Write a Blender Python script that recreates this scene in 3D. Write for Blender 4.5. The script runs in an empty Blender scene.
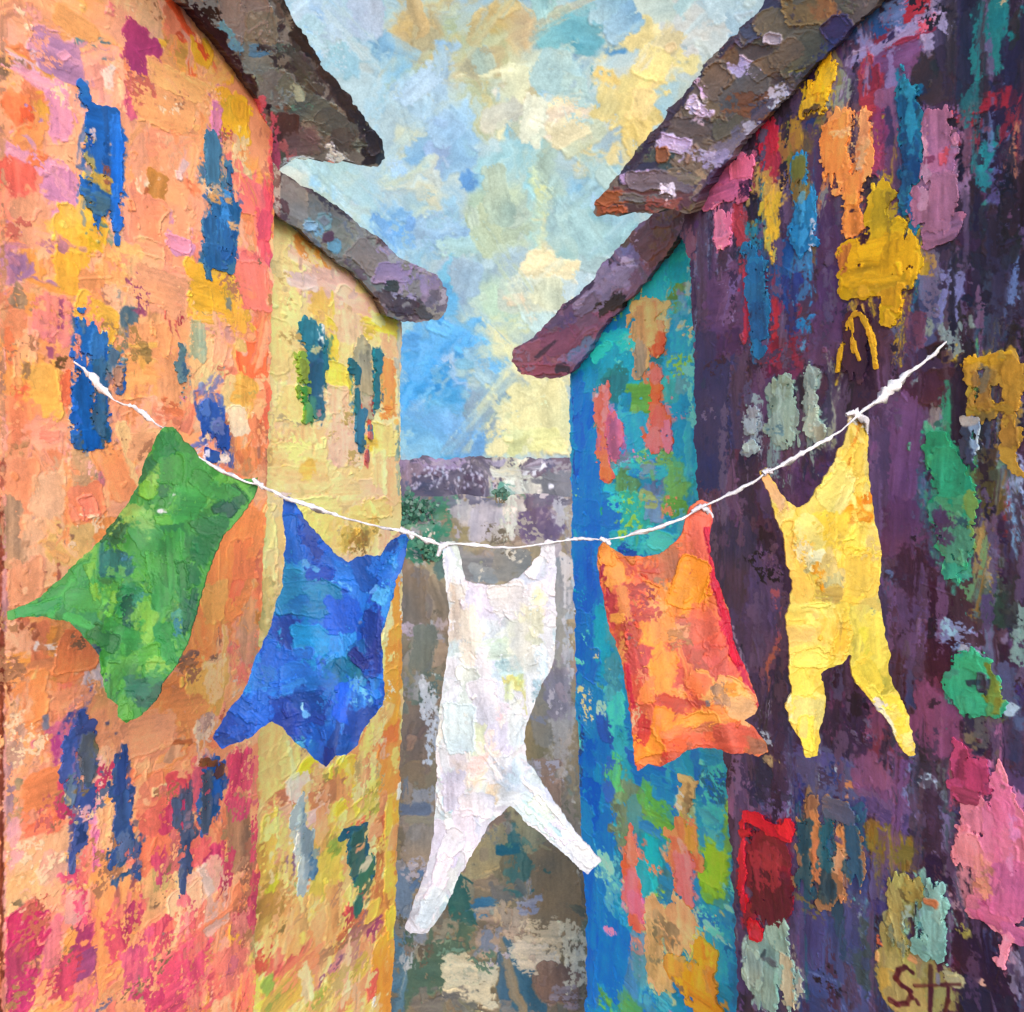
import bpy, math, random
import numpy as np
C = bpy.context
R = math.radians
# ------------------------------------------------------------------ camera, sky, sun, exposure
FINE = .78                  # spacing of the paint relief
H = 7.0                     # eye height: a balcony above the alley
FX, CX, CY = 1024.0, 512.0, 465.0
cam_d = bpy.data.cameras.new("camera"); cam = bpy.data.objects.new("camera", cam_d)
C.scene.collection.objects.link(cam); C.scene.camera = cam
cam.location = (0, 0, H); cam.rotation_euler = (R(90), 0, 0)
cam_d.sensor_width = 36; cam_d.lens = 36.0
cam_d.shift_y = -(506 - CY) / 1024.0
cam_d.clip_start = 0.05; cam_d.clip_end = 2000
w = bpy.data.worlds.new("World"); C.scene.world = w; w.use_nodes = True
wn = w.node_tree.nodes; sky = wn.new("ShaderNodeTexSky")
SUN_EL, SUN_AZ = 30, 164     # azimuth measured from +Y (away from the camera), clockwise
sky.sky_type = 'NISHITA'; sky.sun_disc = False
sky.sun_elevation = R(SUN_EL); sky.sun_rotation = R(SUN_AZ); sky.dust_density = 1.5
wn["Background"].inputs[1].default_value = 0.15
w.node_tree.links.new(sky.outputs[0], wn["Background"].inputs[0])
sd = bpy.data.lights.new("sun", 'SUN'); sun = bpy.data.objects.new("sun", sd)
C.scene.collection.objects.link(sun)
sd.energy = 1.3; sd.angle = R(38); sd.color = (1.0, 0.96, 0.90)
sun.rotation_euler = (R(90 - SUN_EL), 0, R(-SUN_AZ + 180))
C.scene.view_settings.view_transform = 'Standard'
C.scene.view_settings.look = 'None'
C.scene.view_settings.exposure = 0.74
C.scene.view_settings.gamma = 1.0
C.scene.cycles.use_denoising = True
C.scene.cycles.max_bounces = 6

# ------------------------------------------------------------------ noise tiles for the paint
rng = np.random.default_rng(7); random.seed(7)
T = 512
def lattice(ny, nx, seed):
    g = np.random.default_rng(seed).standard_normal((ny, nx)).astype(np.float32)
    def up(a, n, ax):
        t = np.arange(T) * n / T; i = t.astype(int); f = (t - i).astype(np.float32); f = f * f * (3 - 2 * f)
        s = [1, 1]; s[ax] = T; f = f.reshape(s)
        return np.take(a, i % n, ax) * (1 - f) + np.take(a, (i + 1) % n, ax) * f
    return up(up(g, ny, 0), nx, 1)
def fbm(n, seed, octs=4, g=0.55):
    t = sum(lattice(n * 2 ** k, n * 2 ** k, seed + k) * g ** k for k in range(octs))
    return (t / t.std()).astype(np.float32)
N_MID, N_FINE, N_BIG = fbm(32, 1), fbm(96, 11, 3, 0.7), fbm(8, 21, 3)
N_STR = .55 * lattice(200, 9, 31) + .8 * lattice(70, 5, 32) + .8 * lattice(28, 4, 34) + .35 * lattice(256, 40, 33) + .35 * N_MID; N_STR /= N_STR.std()
def samp(t, u, v):
    u = np.asarray(u, np.float32); v = np.asarray(v, np.float32)
    iu = np.floor(u).astype(int); iv = np.floor(v).astype(int); fu = u - iu; fv = v - iv
    a, b = iv % T, (iv + 1) % T; c, d = iu % T, (iu + 1) % T
    return (t[a, c] * (1 - fu) + t[a, d] * fu) * (1 - fv) + (t[b, c] * (1 - fu) + t[b, d] * fu) * fv
def hexc(h): return np.array([int(h[i:i + 2], 16) for i in (0, 2, 4)], np.float32) / 255
def lin(c): return np.where(c <= .04045, c / 12.92, ((np.maximum(c, 0) + .055) / 1.055) ** 2.4)
def sstep(x): x = np.clip(x, 0, 1); return x * x * (3 - 2 * x)

# ------------------------------------------------------------------ a painted sheet: strokes laid over one another, colour + relief
#        edge  end   streak thick ridge corner soft cover
STY = {'k': (1.0, .05, .035, .9, 1.0, .45, 1.0, 1.0),
       'b': (1.3, .14, .085, .8, .45, .5, 1.0, 1.0),
       'e': (1.0, .05, .045, .9, .9, 1.0, 1.0, 1.0),
       'd': (2.0, .20, .08, .8, .15, .6, 1.0, .5),
       's': (3.0, .10, .03, .25, .0, .8, 7.0, 1.0),
       'o': (1.7, .34, .085, .8, .45, .85, 1.0, 1.0),
       'l': (.6, .04, .03, .8, .8, .9, 1.0, 1.0),
       'w': (3.2, .10, .06, .5, .25, .9, 2.5, .85)}
def parse(txt):
    out = []
    for ln in txt.replace('\n', ';').split(';'):
        t = ln.split()
        if len(t) < 5: continue
        x, y, ww, hh = map(float, t[:4]); ang, col, sty = 0., 'ffffff', None
        for q in t[4:]:
            if len(q) == 6: col = q
            elif q in STY: sty = q
            else: ang = float(q)
        out.append((x, y, ww, hh, ang, col, sty))
    return out
class Sheet:
    def __init__(s, a0, b0, a1, b1, base, step=0.85 * FINE, conv=None):
        s.a = np.arange(a0, a1 + step, step, dtype=np.float32); s.b = np.arange(b0, b1 + step, step, dtype=np.float32)
        s.step = step; s.a0, s.b0, s.a1, s.b1 = a0, b0, a1, b1
        s.col = np.empty((len(s.b), len(s.a), 3), np.float32); s.col[:] = hexc(base)
        A, B = np.meshgrid(s.a, s.b)
        s.col += (0.035 * samp(N_BIG, A, B) + .02 * samp(N_MID, A, B))[..., None] * np.array([1, 1, .8], np.float32)
        s.hgt = (0.08 * samp(N_MID, A * 1.3, B * 1.3) + .06 * samp(N_FINE, A, B)).astype(np.float32)
        s.conv = conv or (lambda x, y, ww, hh: (x, y, ww, hh))
    def field(s, a, b, ww, hh, ang, sty):
        e, end, stk, thick, ridge, corner, soft, cover = STY[sty]
        m = 0.72 * max(ww, hh) + 8
        j0, j1 = np.searchsorted(s.a, (a - m, a + m)); i0, i1 = np.searchsorted(s.b, (b - m, b + m))
        if j1 - j0 < 2 or i1 - i0 < 2: return None
        da = s.a[j0:j1][None, :] - a; db = s.b[i0:i1][:, None] - b
        c, sn = math.cos(R(ang)), math.sin(R(ang))
        p = da * c + db * sn; q = -da * sn + db * c
        if hh < ww: p, q = q, p; ww, hh = hh, ww           # q runs along the stroke
        ou, ov = rng.uniform(0, T, 2); sz = min(1.0, min(ww, hh) / 14 + .25)
        st = samp(N_STR, q * .9 + ou, p * 1.25 + ov)
        nz = samp(N_MID, p * 1.0 + ov, q * 1.0 + ou)
        nf = samp(N_FINE, p + ou, q + ov)
        nb = samp(N_BIG, p * 1.2 + ou, q * 1.2 + ov)
        nf2 = samp(N_FINE, p * 2.1 + ov, q * 1.5 + ou)
        # sides wobble, ends break up into bristle tails
        hq = hh / 2 * (1 + end * .55 * st); hp = ww / 2
        r = corner * min(ww, hh) / 2
        x = np.abs(p + nb * min(ww, 40) * .085) - hp + r; y = np.abs(q + nb * min(hh, 40) * .075) - hq + r
        f = r - (np.hypot(np.maximum(x, 0), np.maximum(y, 0)) + np.minimum(np.maximum(x, y), 0))
        f = f + sz * e * (1.0 * nz + .45 * nf + .3 * nf2)
        return (slice(i0, i1), slice(j0, j1)), f, st, nz, nf, nb, nf2
    def stroke(s, x, y, ww, hh, ang=0., col='ffffff', sty=None, conv=True, rgb=None):
        if conv: x, y, ww, hh = s.conv(x, y, ww, hh)
        if hh < 5 * ww and ww < 5 * hh: ang += rng.normal(0, 4)
        if sty is None: sty = 'b' if hh > 1.7 * ww and rng.random() < .6 else ('e' if rng.random() < .3 else 'k')
        o = s.field(x, y, ww, hh, ang, sty)
        if o is None: return
        sl, f, st, nz, nf, nb, nf2 = o
        e, end, stk, thick, ridge, corner, soft, cover = STY[sty]
        al = sstep(f / (soft * max(1, s.step)) * .5 + .5)
        if cover < 1:
            al = al * sstep((nf2 * .8 + nz * .55 + nf * .3 + st * .35 + s.hgt[sl] * .6 + (cover - .5) * 3 + np.minimum(f, 8) * .05) * 2.0 + .35)
        elif sty not in 'sl':
            al = al * sstep((nf2 * .6 + nz * .5 + st * .35 + .75 + np.minimum(f, 4) * .36) * 1.6)   # broken edges, pinholes
        c = (hexc(col) if rgb is None else rgb) + rng.normal(0, .012, 3).astype(np.float32)
        v = stk * st + .016 * nz + .028 * nb + .022 * nf2
        c2 = c[None, None, :] * (1 + v[..., None]) + (.02 * nb[..., None] * np.array([1, .2, -.6], np.float32))
        pick = np.clip(.13 + .10 * st + .08 * nb, 0, .45)[..., None]
        if sty in 'ke': pick = pick * .55
        old = s.col[sl]
        s.col[sl] = old + al[..., None] * ((c2 * (1 - pick) + old * pick) - old)
        h = thick * (.5 + 1.6 * stk * st + .03 * nz + .05 * nf2 + .12 * nb) + ridge * np.exp(-((f - 1.2) / 1.1) ** 2) * np.clip(.45 + .55 * nb, 0, 1.6)
        s.hgt[sl] = s.hgt[sl] + al * (.5 * s.hgt[sl] + h - s.hgt[sl])
    def grab(s, arr, A, B):
        u = np.clip((A - s.a0) / s.step, 0, len(s.a) - 1.001); v = np.clip((B - s.b0) / s.step, 0, len(s.b) - 1.001)
        i, j = v.astype(int), u.astype(int); fv, fu = v - i, u - j
        if arr.ndim == 3: fv, fu = fv[..., None], fu[..., None]
        return (arr[i, j] * (1 - fu) + arr[i, j + 1] * fu) * (1 - fv) + (arr[i + 1, j] * (1 - fu) + arr[i + 1, j + 1] * fu) * fv
    def smear(s, n, wr, hr, angs, box=None, power=.9):
        """a dry knife pulled through the wet paint"""
        a0, b0, a1, b1 = box or (s.a0, s.b0, s.a1, s.b1)
        for _ in range(n):
            a, b, ww, hh = rng.uniform(a0, a1), rng.uniform(b0, b1), rng.uniform(*wr), rng.uniform(*hr); ang = angs[rng.integers(len(angs))] + rng.normal(0, 8)
            o = s.field(a, b, ww, hh, ang, 'b')
            if o is None: continue
            sl, f, st, nz, nf, nb, nf2 = o; da = s.a[sl[1]][None, :] - a; db = s.b[sl[0]][:, None] - b
            c, sn = math.cos(R(ang)), math.sin(R(ang)); p = da * c + db * sn; q = -da * sn + db * c
            d = 1 if rng.random() < .5 else -1; t = np.clip((d * q + hh / 2) / hh, 0, 1)
            q2 = q - d * t * hh * np.clip(.55 + .22 * st + .1 * nb, .1, .95); p2 = p + .5 * nz
            src = s.grab(s.col, a + p2 * c - q2 * sn, b + p2 * sn + q2 * c)
            al = power * sstep(f / 2.5 + .3) * sstep((st * .5 + nf2 * .45 + nz * .3 + .9) * 1.1)
            s.col[sl] += al[..., None] * (src * (1 + .03 * st[..., None]) - s.col[sl])
            s.hgt[sl] += al * (.35 * s.hgt[sl] + .22 + .13 * st + .5 * np.exp(-((f - 1.2) / 1.3) ** 2) * np.clip(.2 + .5 * nb, 0, 1) - s.hgt[sl])
    def speck(s, n, wr, cols=None, box=None):
        """patches where the paint skipped over the ground, leaving crumbs of another colour"""
        a0, b0, a1, b1 = box or (s.a0, s.b0, s.a1, s.b1)
        for _ in range(n):
            a, b = rng.uniform(a0, a1), rng.uniform(b0, b1); ww, hh = rng.uniform(*wr), rng.uniform(*wr) * 1.3
            o = s.field(a, b, ww, hh, rng.uniform(-40, 40), 's')
            if o is None: continue
            sl, f, st, nz, nf, nb, nf2 = o
            al = sstep(f / 6 + .2) * sstep((nf2 * .9 + nz * .7 + nf * .4 - .75) * 3)
            if cols is None or rng.random() < .4: c = s.grab(s.col, np.float32(a + rng.normal(0, 30)), np.float32(b + rng.normal(0, 30)))
            else: c = hexc(cols.split()[rng.integers(len(cols.split()))])
            s.col[sl] += al[..., None] * (c - s.col[sl]); s.hgt[sl] += al * (rng.choice([-.35, .45]))
    def scratch(s, n, hr, box=None):
        a0, b0, a1, b1 = box or (s.a0, s.b0, s.a1, s.b1)
        for _ in range(n):
            o = s.field(rng.uniform(a0, a1), rng.uniform(b0, b1), rng.uniform(1.2, 2.2), rng.uniform(*hr), rng.uniform(-80, 80), 'k')
            if o is None: continue
            sl, f, st, nz, nf, nb, nf2 = o; al = sstep(f + .5) * sstep(nz * .6 + .8); u = rng.choice([-.6, .7])
            s.hgt[sl] += al * u; s.col[sl] *= (1 + .05 * np.sign(u) * al[..., None])
    def warp(s, k=1.0):
        A, B = np.meshgrid(s.a, s.b); o = rng.uniform(0, T, 4)
        da = k * (.9 * samp(N_MID, A * .9 + o[0], B * .9 + o[1]) + 1.0 * samp(N_BIG, A * 1.6 + o[2], B * 1.6) + .45 * samp(N_FINE, A, B))
        db = k * (.9 * samp(N_MID, A * .9 + o[1], B * .9 + o[3]) + 1.0 * samp(N_BIG, A * 1.6, B * 1.6 + o[0]) + .45 * samp(N_FINE, B, A))
        c, h = s.grab(s.col, A + da, B + db), s.grab(s.hgt, A + da, B + db); s.col, s.hgt = c, h
    def paint(s, txt):
        q = parse(txt); s.laid = getattr(s, 'laid', []) + q
        for t in q: s.stroke(*t)
    def again(s, share, big=1e9):
        """fresh touches over the smeared paint"""
        for t in s.laid:
            if rng.random() < share and max(t[2], t[3]) < big: s.stroke(*t)
    def fill(s, box, n, wr, hr, pal, sty=None, ang=6):
        x0, y0, x1, y1 = box; pal = pal.split()
        for _ in range(n):
            s.stroke(rng.uniform(x0, x1), rng.uniform(y0, y1), rng.uniform(*wr), rng.uniform(*hr), rng.normal(ang if abs(ang) > 18 else 0, min(abs(ang), 14)), pal[rng.integers(len(pal))],
                     None if sty is None else sty[rng.integers(len(sty))])
    def drag(s, n, wr, hr, reach, sty='dk', ang=8, box=None):
        """short touches that carry a neighbouring colour over"""
        a0, b0, a1, b1 = box or (s.a0, s.b0, s.a1, s.b1)
        for _ in range(n):
            a, b = rng.uniform(a0, a1), rng.uniform(b0, b1); t = rng.uniform(0, 6.28); r = rng.uniform(.3, 1) * reach
            j = min(max(int((a + r * math.cos(t) - s.a0) / s.step), 0), len(s.a) - 1); i = min(max(int((b + r * math.sin(t) - s.b0) / s.step), 0), len(s.b) - 1)
            s.stroke(a, b, rng.uniform(*wr), rng.uniform(*hr), rng.normal(0, ang), sty=sty[rng.integers(len(sty))], conv=False, rgb=s.col[i, j].copy())
    def poly(s, pts, ragged=1.6, conv=True, slow=.4):
        """signed distance (inside > 0) of a polygon with a ragged painted edge"""
        P = np.array([s.conv(x, y, 1, 1)[:2] if conv else (x, y) for x, y in pts], np.float32)
        A, B = np.meshgrid(s.a, s.b); d = np.full(A.shape, 1e9, np.float32); ins = np.zeros(A.shape, bool)
        for (x0, y0), (x1, y1) in zip(P, np.roll(P, -1, 0)):
            ex, ey = x1 - x0, y1 - y0; L = ex * ex + ey * ey + 1e-9
            t = np.clip(((A - x0) * ex + (B - y0) * ey) / L, 0, 1)
            d = np.minimum(d, (A - x0 - t * ex) ** 2 + (B - y0 - t * ey) ** 2)
            if abs(ey) > 1e-9: ins ^= ((y0 > B) != (y1 > B)) & (A < ex * (B - y0) / ey + x0)
        f = np.sqrt(d) * np.where(ins, 1, -1)
        o = rng.uniform(0, T, 2)
        return f + ragged * (.7 * samp(N_MID, A + o[0], B + o[1]) + .35 * samp(N_FINE, A, B) + slow * samp(N_BIG, A * 1.5, B * 1.5))

# ------------------------------------------------------------------ meshes
def raw_mesh(name, V, Q, mat, parent=None, col=None, smooth=None):
    m = bpy.data.meshes.new(name); n, k = len(V), len(Q)
    m.vertices.add(n); m.vertices.foreach_set("co", np.ascontiguousarray(V, np.float32).ravel())
    m.loops.add(4 * k); m.loops.foreach_set("vertex_index", np.ascontiguousarray(Q, np.int32).ravel())
    m.polygons.add(k); m.polygons.foreach_set("loop_start", np.arange(0, 4 * k, 4, dtype=np.int32))
    sm = np.ones(k, bool) if smooth is None else smooth
    m.polygons.foreach_set("use_smooth", sm)
    if col is not None:
        ca = m.color_attributes.new("paint", 'FLOAT_COLOR', 'POINT')
        c4 = np.ones((n, 4), np.float32); c4[:, :3] = np.clip(col, 0, .92); ca.data.foreach_set("color", c4.ravel())
    m.update(calc_edges=True); m.materials.append(mat)
    o = bpy.data.objects.new(name, m); C.scene.collection.objects.link(o)
    if parent: o.parent = parent; o.matrix_parent_inverse = parent.matrix_world.inverted()
    return o
def sheet_mesh(name, sh, F, pos, nrm, relief, thick, mat, parent=None, cap=True, gain=1.0):
    """cut the sheet along F=0, raise the paint relief, give it thickness"""
    A, B = np.meshgrid(sh.a, sh.b); nb, na = A.shape
    if F is None: F = np.full(A.shape, 9., np.float32); F[0] = F[-1] = 1; 
    ins = F > 0
    K = (ins[:-1, :-1] | ins[1:, :-1] | ins[:-1, 1:] | ins[1:, 1:])
    gb, ga = np.gradient(F); g2 = ga * ga + gb * gb + 1e-4
    mv = np.where(ins, 0, np.clip(-F / g2, -4, 4))
    A = A + np.clip(mv * ga, -1.2, 1.2) * sh.step; B = B + np.clip(mv * gb, -1.2, 1.2) * sh.step
    P = pos(A, B); N = nrm if isinstance(nrm, np.ndarray) and nrm.ndim == 3 else np.asarray(nrm, np.float32)
    P = P + N * (sh.hgt * relief)[..., None]
    idx = np.arange(nb * na).reshape(nb, na)
    tl, bl, br, tr = idx[:-1, :-1][K], idx[1:, :-1][K], idx[1:, 1:][K], idx[:-1, 1:][K]
    Q = np.stack([tl, bl, br, tr], 1)
    Kp = np.pad(K, 1); E = []
    left = K & ~Kp[1:-1, :-2]; right = K & ~Kp[1:-1, 2:]; top = K & ~Kp[:-2, 1:-1]; bot = K & ~Kp[2:, 1:-1]
    E.append(np.stack([idx[:-1, :-1][left], idx[1:, :-1][left]], 1)); E.append(np.stack([idx[1:, 1:][right], idx[:-1, 1:][right]], 1))
    E.append(np.stack([idx[:-1, 1:][top], idx[:-1, :-1][top]], 1)); E.append(np.stack([idx[1:, :-1][bot], idx[1:, 1:][bot]], 1))
    E = np.concatenate(E)
    used = np.unique(Q); re = np.full(nb * na, -1); re[used] = np.arange(len(used))
    V = P.reshape(-1, 3)[used]; col = lin(np.clip(sh.col, 0, 1)).reshape(-1, 3)[used] * np.asarray(gain, np.float32); Q = re[Q]; E = re[E]
    bu = np.unique(E); rb = np.full(len(used), -1); rb[bu] = np.arange(len(bu)); n0 = len(V); nbv = len(bu)
    th = np.asarray(thick, np.float32)
    Vs = [V, V[bu], V[bu] + th]; Cs = [col, col[bu], col[bu]]
    e = rb[E]; S = np.stack([n0 + e[:, 1], n0 + e[:, 0], n0 + nbv + e[:, 0], n0 + nbv + e[:, 1]], 1)
    Qs = [Q, S]; sm = [np.ones(len(Q), bool), np.zeros(len(S), bool)]
    if cap:
        Vs.append(V + th); Cs.append(col); Qs.append(Q[:, ::-1] + n0 + 2 * nbv); sm.append(np.ones(len(Q), bool))
    return raw_mesh(name, np.concatenate(Vs), np.concatenate(Qs), mat, parent, np.concatenate(Cs), np.concatenate(sm))

def paint_mat(name, rough=.5, grain=110., bump=.3, spec=.3):
    m = bpy.data.materials.new(name); m.use_nodes = True; n = m.node_tree.nodes; l = m.node_tree.links
    b = n["Principled BSDF"]; at = n.new("ShaderNodeAttribute"); at.attribute_name = "paint"
    tc = n.new("ShaderNodeTexCoord"); nz = n.new("ShaderNodeTexNoise"); nz.inputs["Scale"].default_value = grain; nz.inputs["Detail"].default_value = 5
    mr = n.new("ShaderNodeMapRange"); mr.inputs[1].default_value = .3; mr.inputs[2].default_value = .7; mr.inputs[3].default_value = .9; mr.inputs[4].default_value = 1.1
    hs = n.new("ShaderNodeHueSaturation"); bp = n.new("ShaderNodeBump"); bp.inputs["Strength"].default_value = bump; bp.inputs["Distance"].default_value = .3 / grain
    rr = n.new("ShaderNodeMapRange"); rr.inputs[3].default_value = rough - .12; rr.inputs[4].default_value = rough + .15
    l.new(tc.outputs["Object"], nz.inputs["Vector"]); l.new(nz.outputs["Fac"], mr.inputs[0]); l.new(mr.outputs[0], hs.inputs["Value"])
    l.new(at.outputs["Color"], hs.inputs["Color"]); l.new(hs.outputs[0], b.inputs["Base Color"])
    l.new(nz.outputs["Fac"], bp.inputs["Height"]); l.new(bp.outputs[0], b.inputs["Normal"])
    l.new(nz.outputs["Fac"], rr.inputs[0]); l.new(rr.outputs[0], b.inputs["Roughness"]); b.inputs["Specular IOR Level"].default_value = spec
    return m
def plain_mat(name, c1, c2, scale=4., rough=.8):
    m = bpy.data.materials.new(name); m.use_nodes = True; n = m.node_tree.nodes; l = m.node_tree.links
    b = n["Principled BSDF"]; tc = n.new("ShaderNodeTexCoord"); nz = n.new("ShaderNodeTexNoise"); nz.inputs["Scale"].default_value = scale; nz.inputs["Detail"].default_value = 8
    cr = n.new("ShaderNodeValToRGB"); cr.color_ramp.elements[0].position = .35; cr.color_ramp.elements[1].position = .65
    cr.color_ramp.elements[0].color = (*lin(hexc(c1)), 1); cr.color_ramp.elements[1].color = (*lin(hexc(c2)), 1)
    bp = n.new("ShaderNodeBump"); bp.inputs["Strength"].default_value = .4; bp.inputs["Distance"].default_value = .02
    l.new(tc.outputs["Object"], nz.inputs["Vector"]); l.new(nz.outputs["Fac"], cr.inputs[0]); l.new(cr.outputs[0], b.inputs["Base Color"])
    l.new(nz.outputs["Fac"], bp.inputs["Height"]); l.new(bp.outputs[0], b.inputs["Normal"]); b.inputs["Roughness"].default_value = rough
    return m
M_WALL, M_ROOF, M_CLOTH, M_SKY, M_GROUND = (paint_mat("painted_plaster"), paint_mat("painted_tile", .5, 60), paint_mat("painted_cloth", .55, 120, .2),
                                            paint_mat("painted_sky", .7, 8, .2, .1), paint_mat("painted_paving", .6, 40))
def at(x, y, d):
    return np.stack([(x - CX) / FX * d, d + 0 * x, H + (CY - y) / FX * d], -1).astype(np.float32)
def thing(name, label, cat, loc, group=None):
    o = bpy.data.objects.new(name, None); C.scene.collection.objects.link(o); o.location = loc; C.view_layer.update()
    o['label'] = label; o['category'] = cat
    if group: o['group'] = group
    return o
def tag(o, label=None, cat=None, group=None, kind=None):
    for k, v in (('label', label), ('category', cat), ('group', group), ('kind', kind)):
        if v: o[k] = v
    return o

class Wall:
    """a vertical facade plane from photo column xa (depth da) to xb (depth db)"""
    def __init__(s, xa, da, xb, db, side):
        s.p0 = np.array([(xa - CX) / FX * da, da]); p1 = np.array([(xb - CX) / FX * db, db]); s.S = np.linalg.norm(p1 - s.p0)
        s.dir = (p1 - s.p0) / s.S; s.xa, s.ka = xa, (xb - xa) / s.S; s.dref = (da + db) / 2; s.kb = FX / s.dref
        n = np.array([s.dir[1], -s.dir[0]]); n = n if n[1] < 0 else -n
        s.n = np.array([n[0], n[1], 0], np.float32)
    def depth(s, x):
        t = (x - CX) / FX      # p0 + u*dir with X = t*d
        u = (t * s.p0[1] - s.p0[0]) / (s.dir[0] - t * s.dir[1]); return s.p0[1] + u * s.dir[1], u
    def conv(s, x, y, ww=1, hh=1):
        d, u = s.depth(x); _, u1 = s.depth(x + .5); _, u0 = s.depth(x - .5)
        return s.xa + s.ka * u, CY - (CY - y) * d / s.dref, ww * abs((u1 - u0) * s.ka), hh * d / s.dref
    def pos(s, off):
        def f(A, B):
            u = (A - s.xa) / s.ka; X = s.p0[0] + u * s.dir[0]; Y = s.p0[1] + u * s.dir[1]; Z = H + (CY - B) / s.kb
            return np.stack([X + s.n[0] * off, Y + s.n[1] * off, Z], -1).astype(np.float32)
        return f
    @property
    def px(s): return 1 / s.kb       # metres in one sheet unit

def opening(wall, parent, name, txt, label=None, base=None, thick=.03, holes=.62, gain=1.0, narrow=1.0):
    off = .014 if 'category' in parent.keys() else .024
    """a painted window or door: its own raised panel on the wall"""
    st = [(t[0], t[1], t[2] * (narrow if t[3] > t[2] else 1), *t[3:]) for t in parse(txt)]; solid = [t for t in st if t[6] != 'd']
    q = [wall.conv(*t[:4]) for t in solid]
    a0 = min(a - .62 * max(ww, .5 * hh) - 6 for a, b, ww, hh in q); a1 = max(a + .62 * max(ww, .5 * hh) + 6 for a, b, ww, hh in q)
    b0 = min(b - .62 * max(hh, .5 * ww) - 8 for a, b, ww, hh in q); b1 = max(b + .62 * max(hh, .5 * ww) + 8 for a, b, ww, hh in q)
    if getattr(wall, 'sheet', None) is not None:          # the same paint scumbled onto the plaster round the opening
        for x, y, ww, hh, an, c, _ in solid:
            if hh > ww: wall.sheet.stroke(x, y, ww + 3, hh * 1.06 + 6, an, c, 'd')
    sh = Sheet(a0, b0, a1, b1, base or solid[0][5], .85 * FINE, wall.conv)
    F = np.full((len(sh.b), len(sh.a)), -9., np.float32); A, B = np.meshgrid(sh.a, sh.b); o = rng.uniform(0, T, 2)
    for t in solid:
        a, b, ww, hh = wall.conv(*t[:4]); r = sh.field(a, b, ww, hh, t[4], 'l' if t[2] < 6 else 'k' if t[2] > t[3] else 'o')
        if r: F[r[0]] = np.maximum(F[r[0]], r[1])
    hole = (samp(N_FINE, A + o[0], B + o[1]) * .5 + .6 * samp(N_MID, A + o[1], B) + .35 * samp(N_STR, B * .8 + o[1], A * 1.4 + o[0]) + .75 + holes + np.minimum(F, 5) * .17) * 2.2
    for t in st: sh.stroke(*t)
    sh.drag(int(len(sh.a) * len(sh.b) / 800), (1.5, 5), (3, 14), 12, 'db')
    sh.warp(.6); sh.laid = st; sh.again(.3)
    ob = sheet_mesh(name, sh, np.minimum(F, hole), wall.pos(off), wall.n, wall.px * .75, -wall.n * thick, M_WALL, parent, False, gain)
    if label: ob['label'] = label
    return ob
def box(name, pts, mat, parent):
    """closed hexahedron: four bottom points then the four above them"""
    return raw_mesh(name, np.array(pts, np.float32), np.array([(3, 2, 1, 0), (4, 5, 6, 7), (0, 1, 5, 4), (1, 2, 6, 5), (2, 3, 7, 6), (3, 0, 4, 7)]), mat, parent, None, np.zeros(6, bool))
def wall_base(wall, a0, a1, btop, mat, parent, inset=.02, deep=2.5):
    u0, u1 = (a0 - wall.xa) / wall.ka, (a1 - wall.xa) / wall.ka; zt = H + (CY - btop) / wall.kb
    f = [np.array([*(wall.p0 + u * wall.dir), 0]) - wall.n * inset for u in (u0, u1)]
    g = [p - wall.n * (deep - .1) for p in f]; q = [f[0], f[1], g[1], g[0]]
    box("plinth", [(p[0], p[1], -.3) for p in q] + [(p[0], p[1], zt) for p in q], mat, parent)
def roof(name, pts, dfun, base, txt, fills, vec, parent, label=None, gain=1.0, rang=(-38, 52, -30)):
    xs, ys = [p[0] for p in pts], [p[1] for p in pts]
    sh = Sheet(min(xs) - 8, min(ys) - 8, max(xs) + 8, max(ys) + 8, base)
    F = sh.poly(pts, 1.4)
    for f in fills: sh.fill(*f)
    sh.paint(txt); sh.drag(260, (3, 9), (4, 22), 14, 'ddk', 40)
    pos = lambda A, B: at(A, B, dfun(A, B))
    n = np.array(vec, np.float32); n = -n / np.linalg.norm(n)
    sh.smear(30, (6, 14), (20, 50), rang); sh.warp(.6); sh.again(.6); sh.speck(26, (8, 22)); sh.scratch(30, (8, 30))
    o = sheet_mesh(name, sh, F, pos, n, .011, vec, M_ROOF, parent, True, gain)
    if label: o['label'] = label
    return o



# reflectance of the pigments on each surface (1 = the swatch colour as mixed)
SKY_GAIN, LANE_GAIN, G_LEFT, G_YEL = .63, (1.04, .98, .9), (1.0, .97, .98), (1.18, 1.12, 1.14)
G_TEAL, G_PURP, G_TWIN, G_PWIN = (1.1, 1.8, 2.2), (.98, 1.16, 1.22), (1.35, 1.35, 1.4), (1.0, 1.0, 1.03)
G_ROOF, G_ROOF2, G_CLOTH, G_WHITE = (1.6, 1.9, 2.2), 1.3, (.65, .57, .64), (.635, .64, .645)
G_BLUE, G_YCLOTH = (.5, .67, .76), (.65, .63, .56)
# ------------------------------------------------------------------ the setting
M_EARTH = plain_mat("earth", "6e6250", "8d8068", 1.5); M_RENDER_ORANGE = plain_mat("orange_render", "c98a5c", "e09a70", 3)
M_RENDER_YELLOW = plain_mat("yellow_render", "c9a860", "e0c078", 3); M_RENDER_TEAL = plain_mat("teal_render", "1f6f88", "2f8a9a", 3); M_RENDER_PURPLE = plain_mat("purple_render", "3a2a44", "55405c", 3)
g = raw_mesh("ground", np.array([(-300, -120, -.3), (300, -120, -.3), (300, 500, -.3), (-300, 500, -.3)], np.float32), np.array([(0, 1, 2, 3)]), M_EARTH); tag(g, kind='structure')

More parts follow.
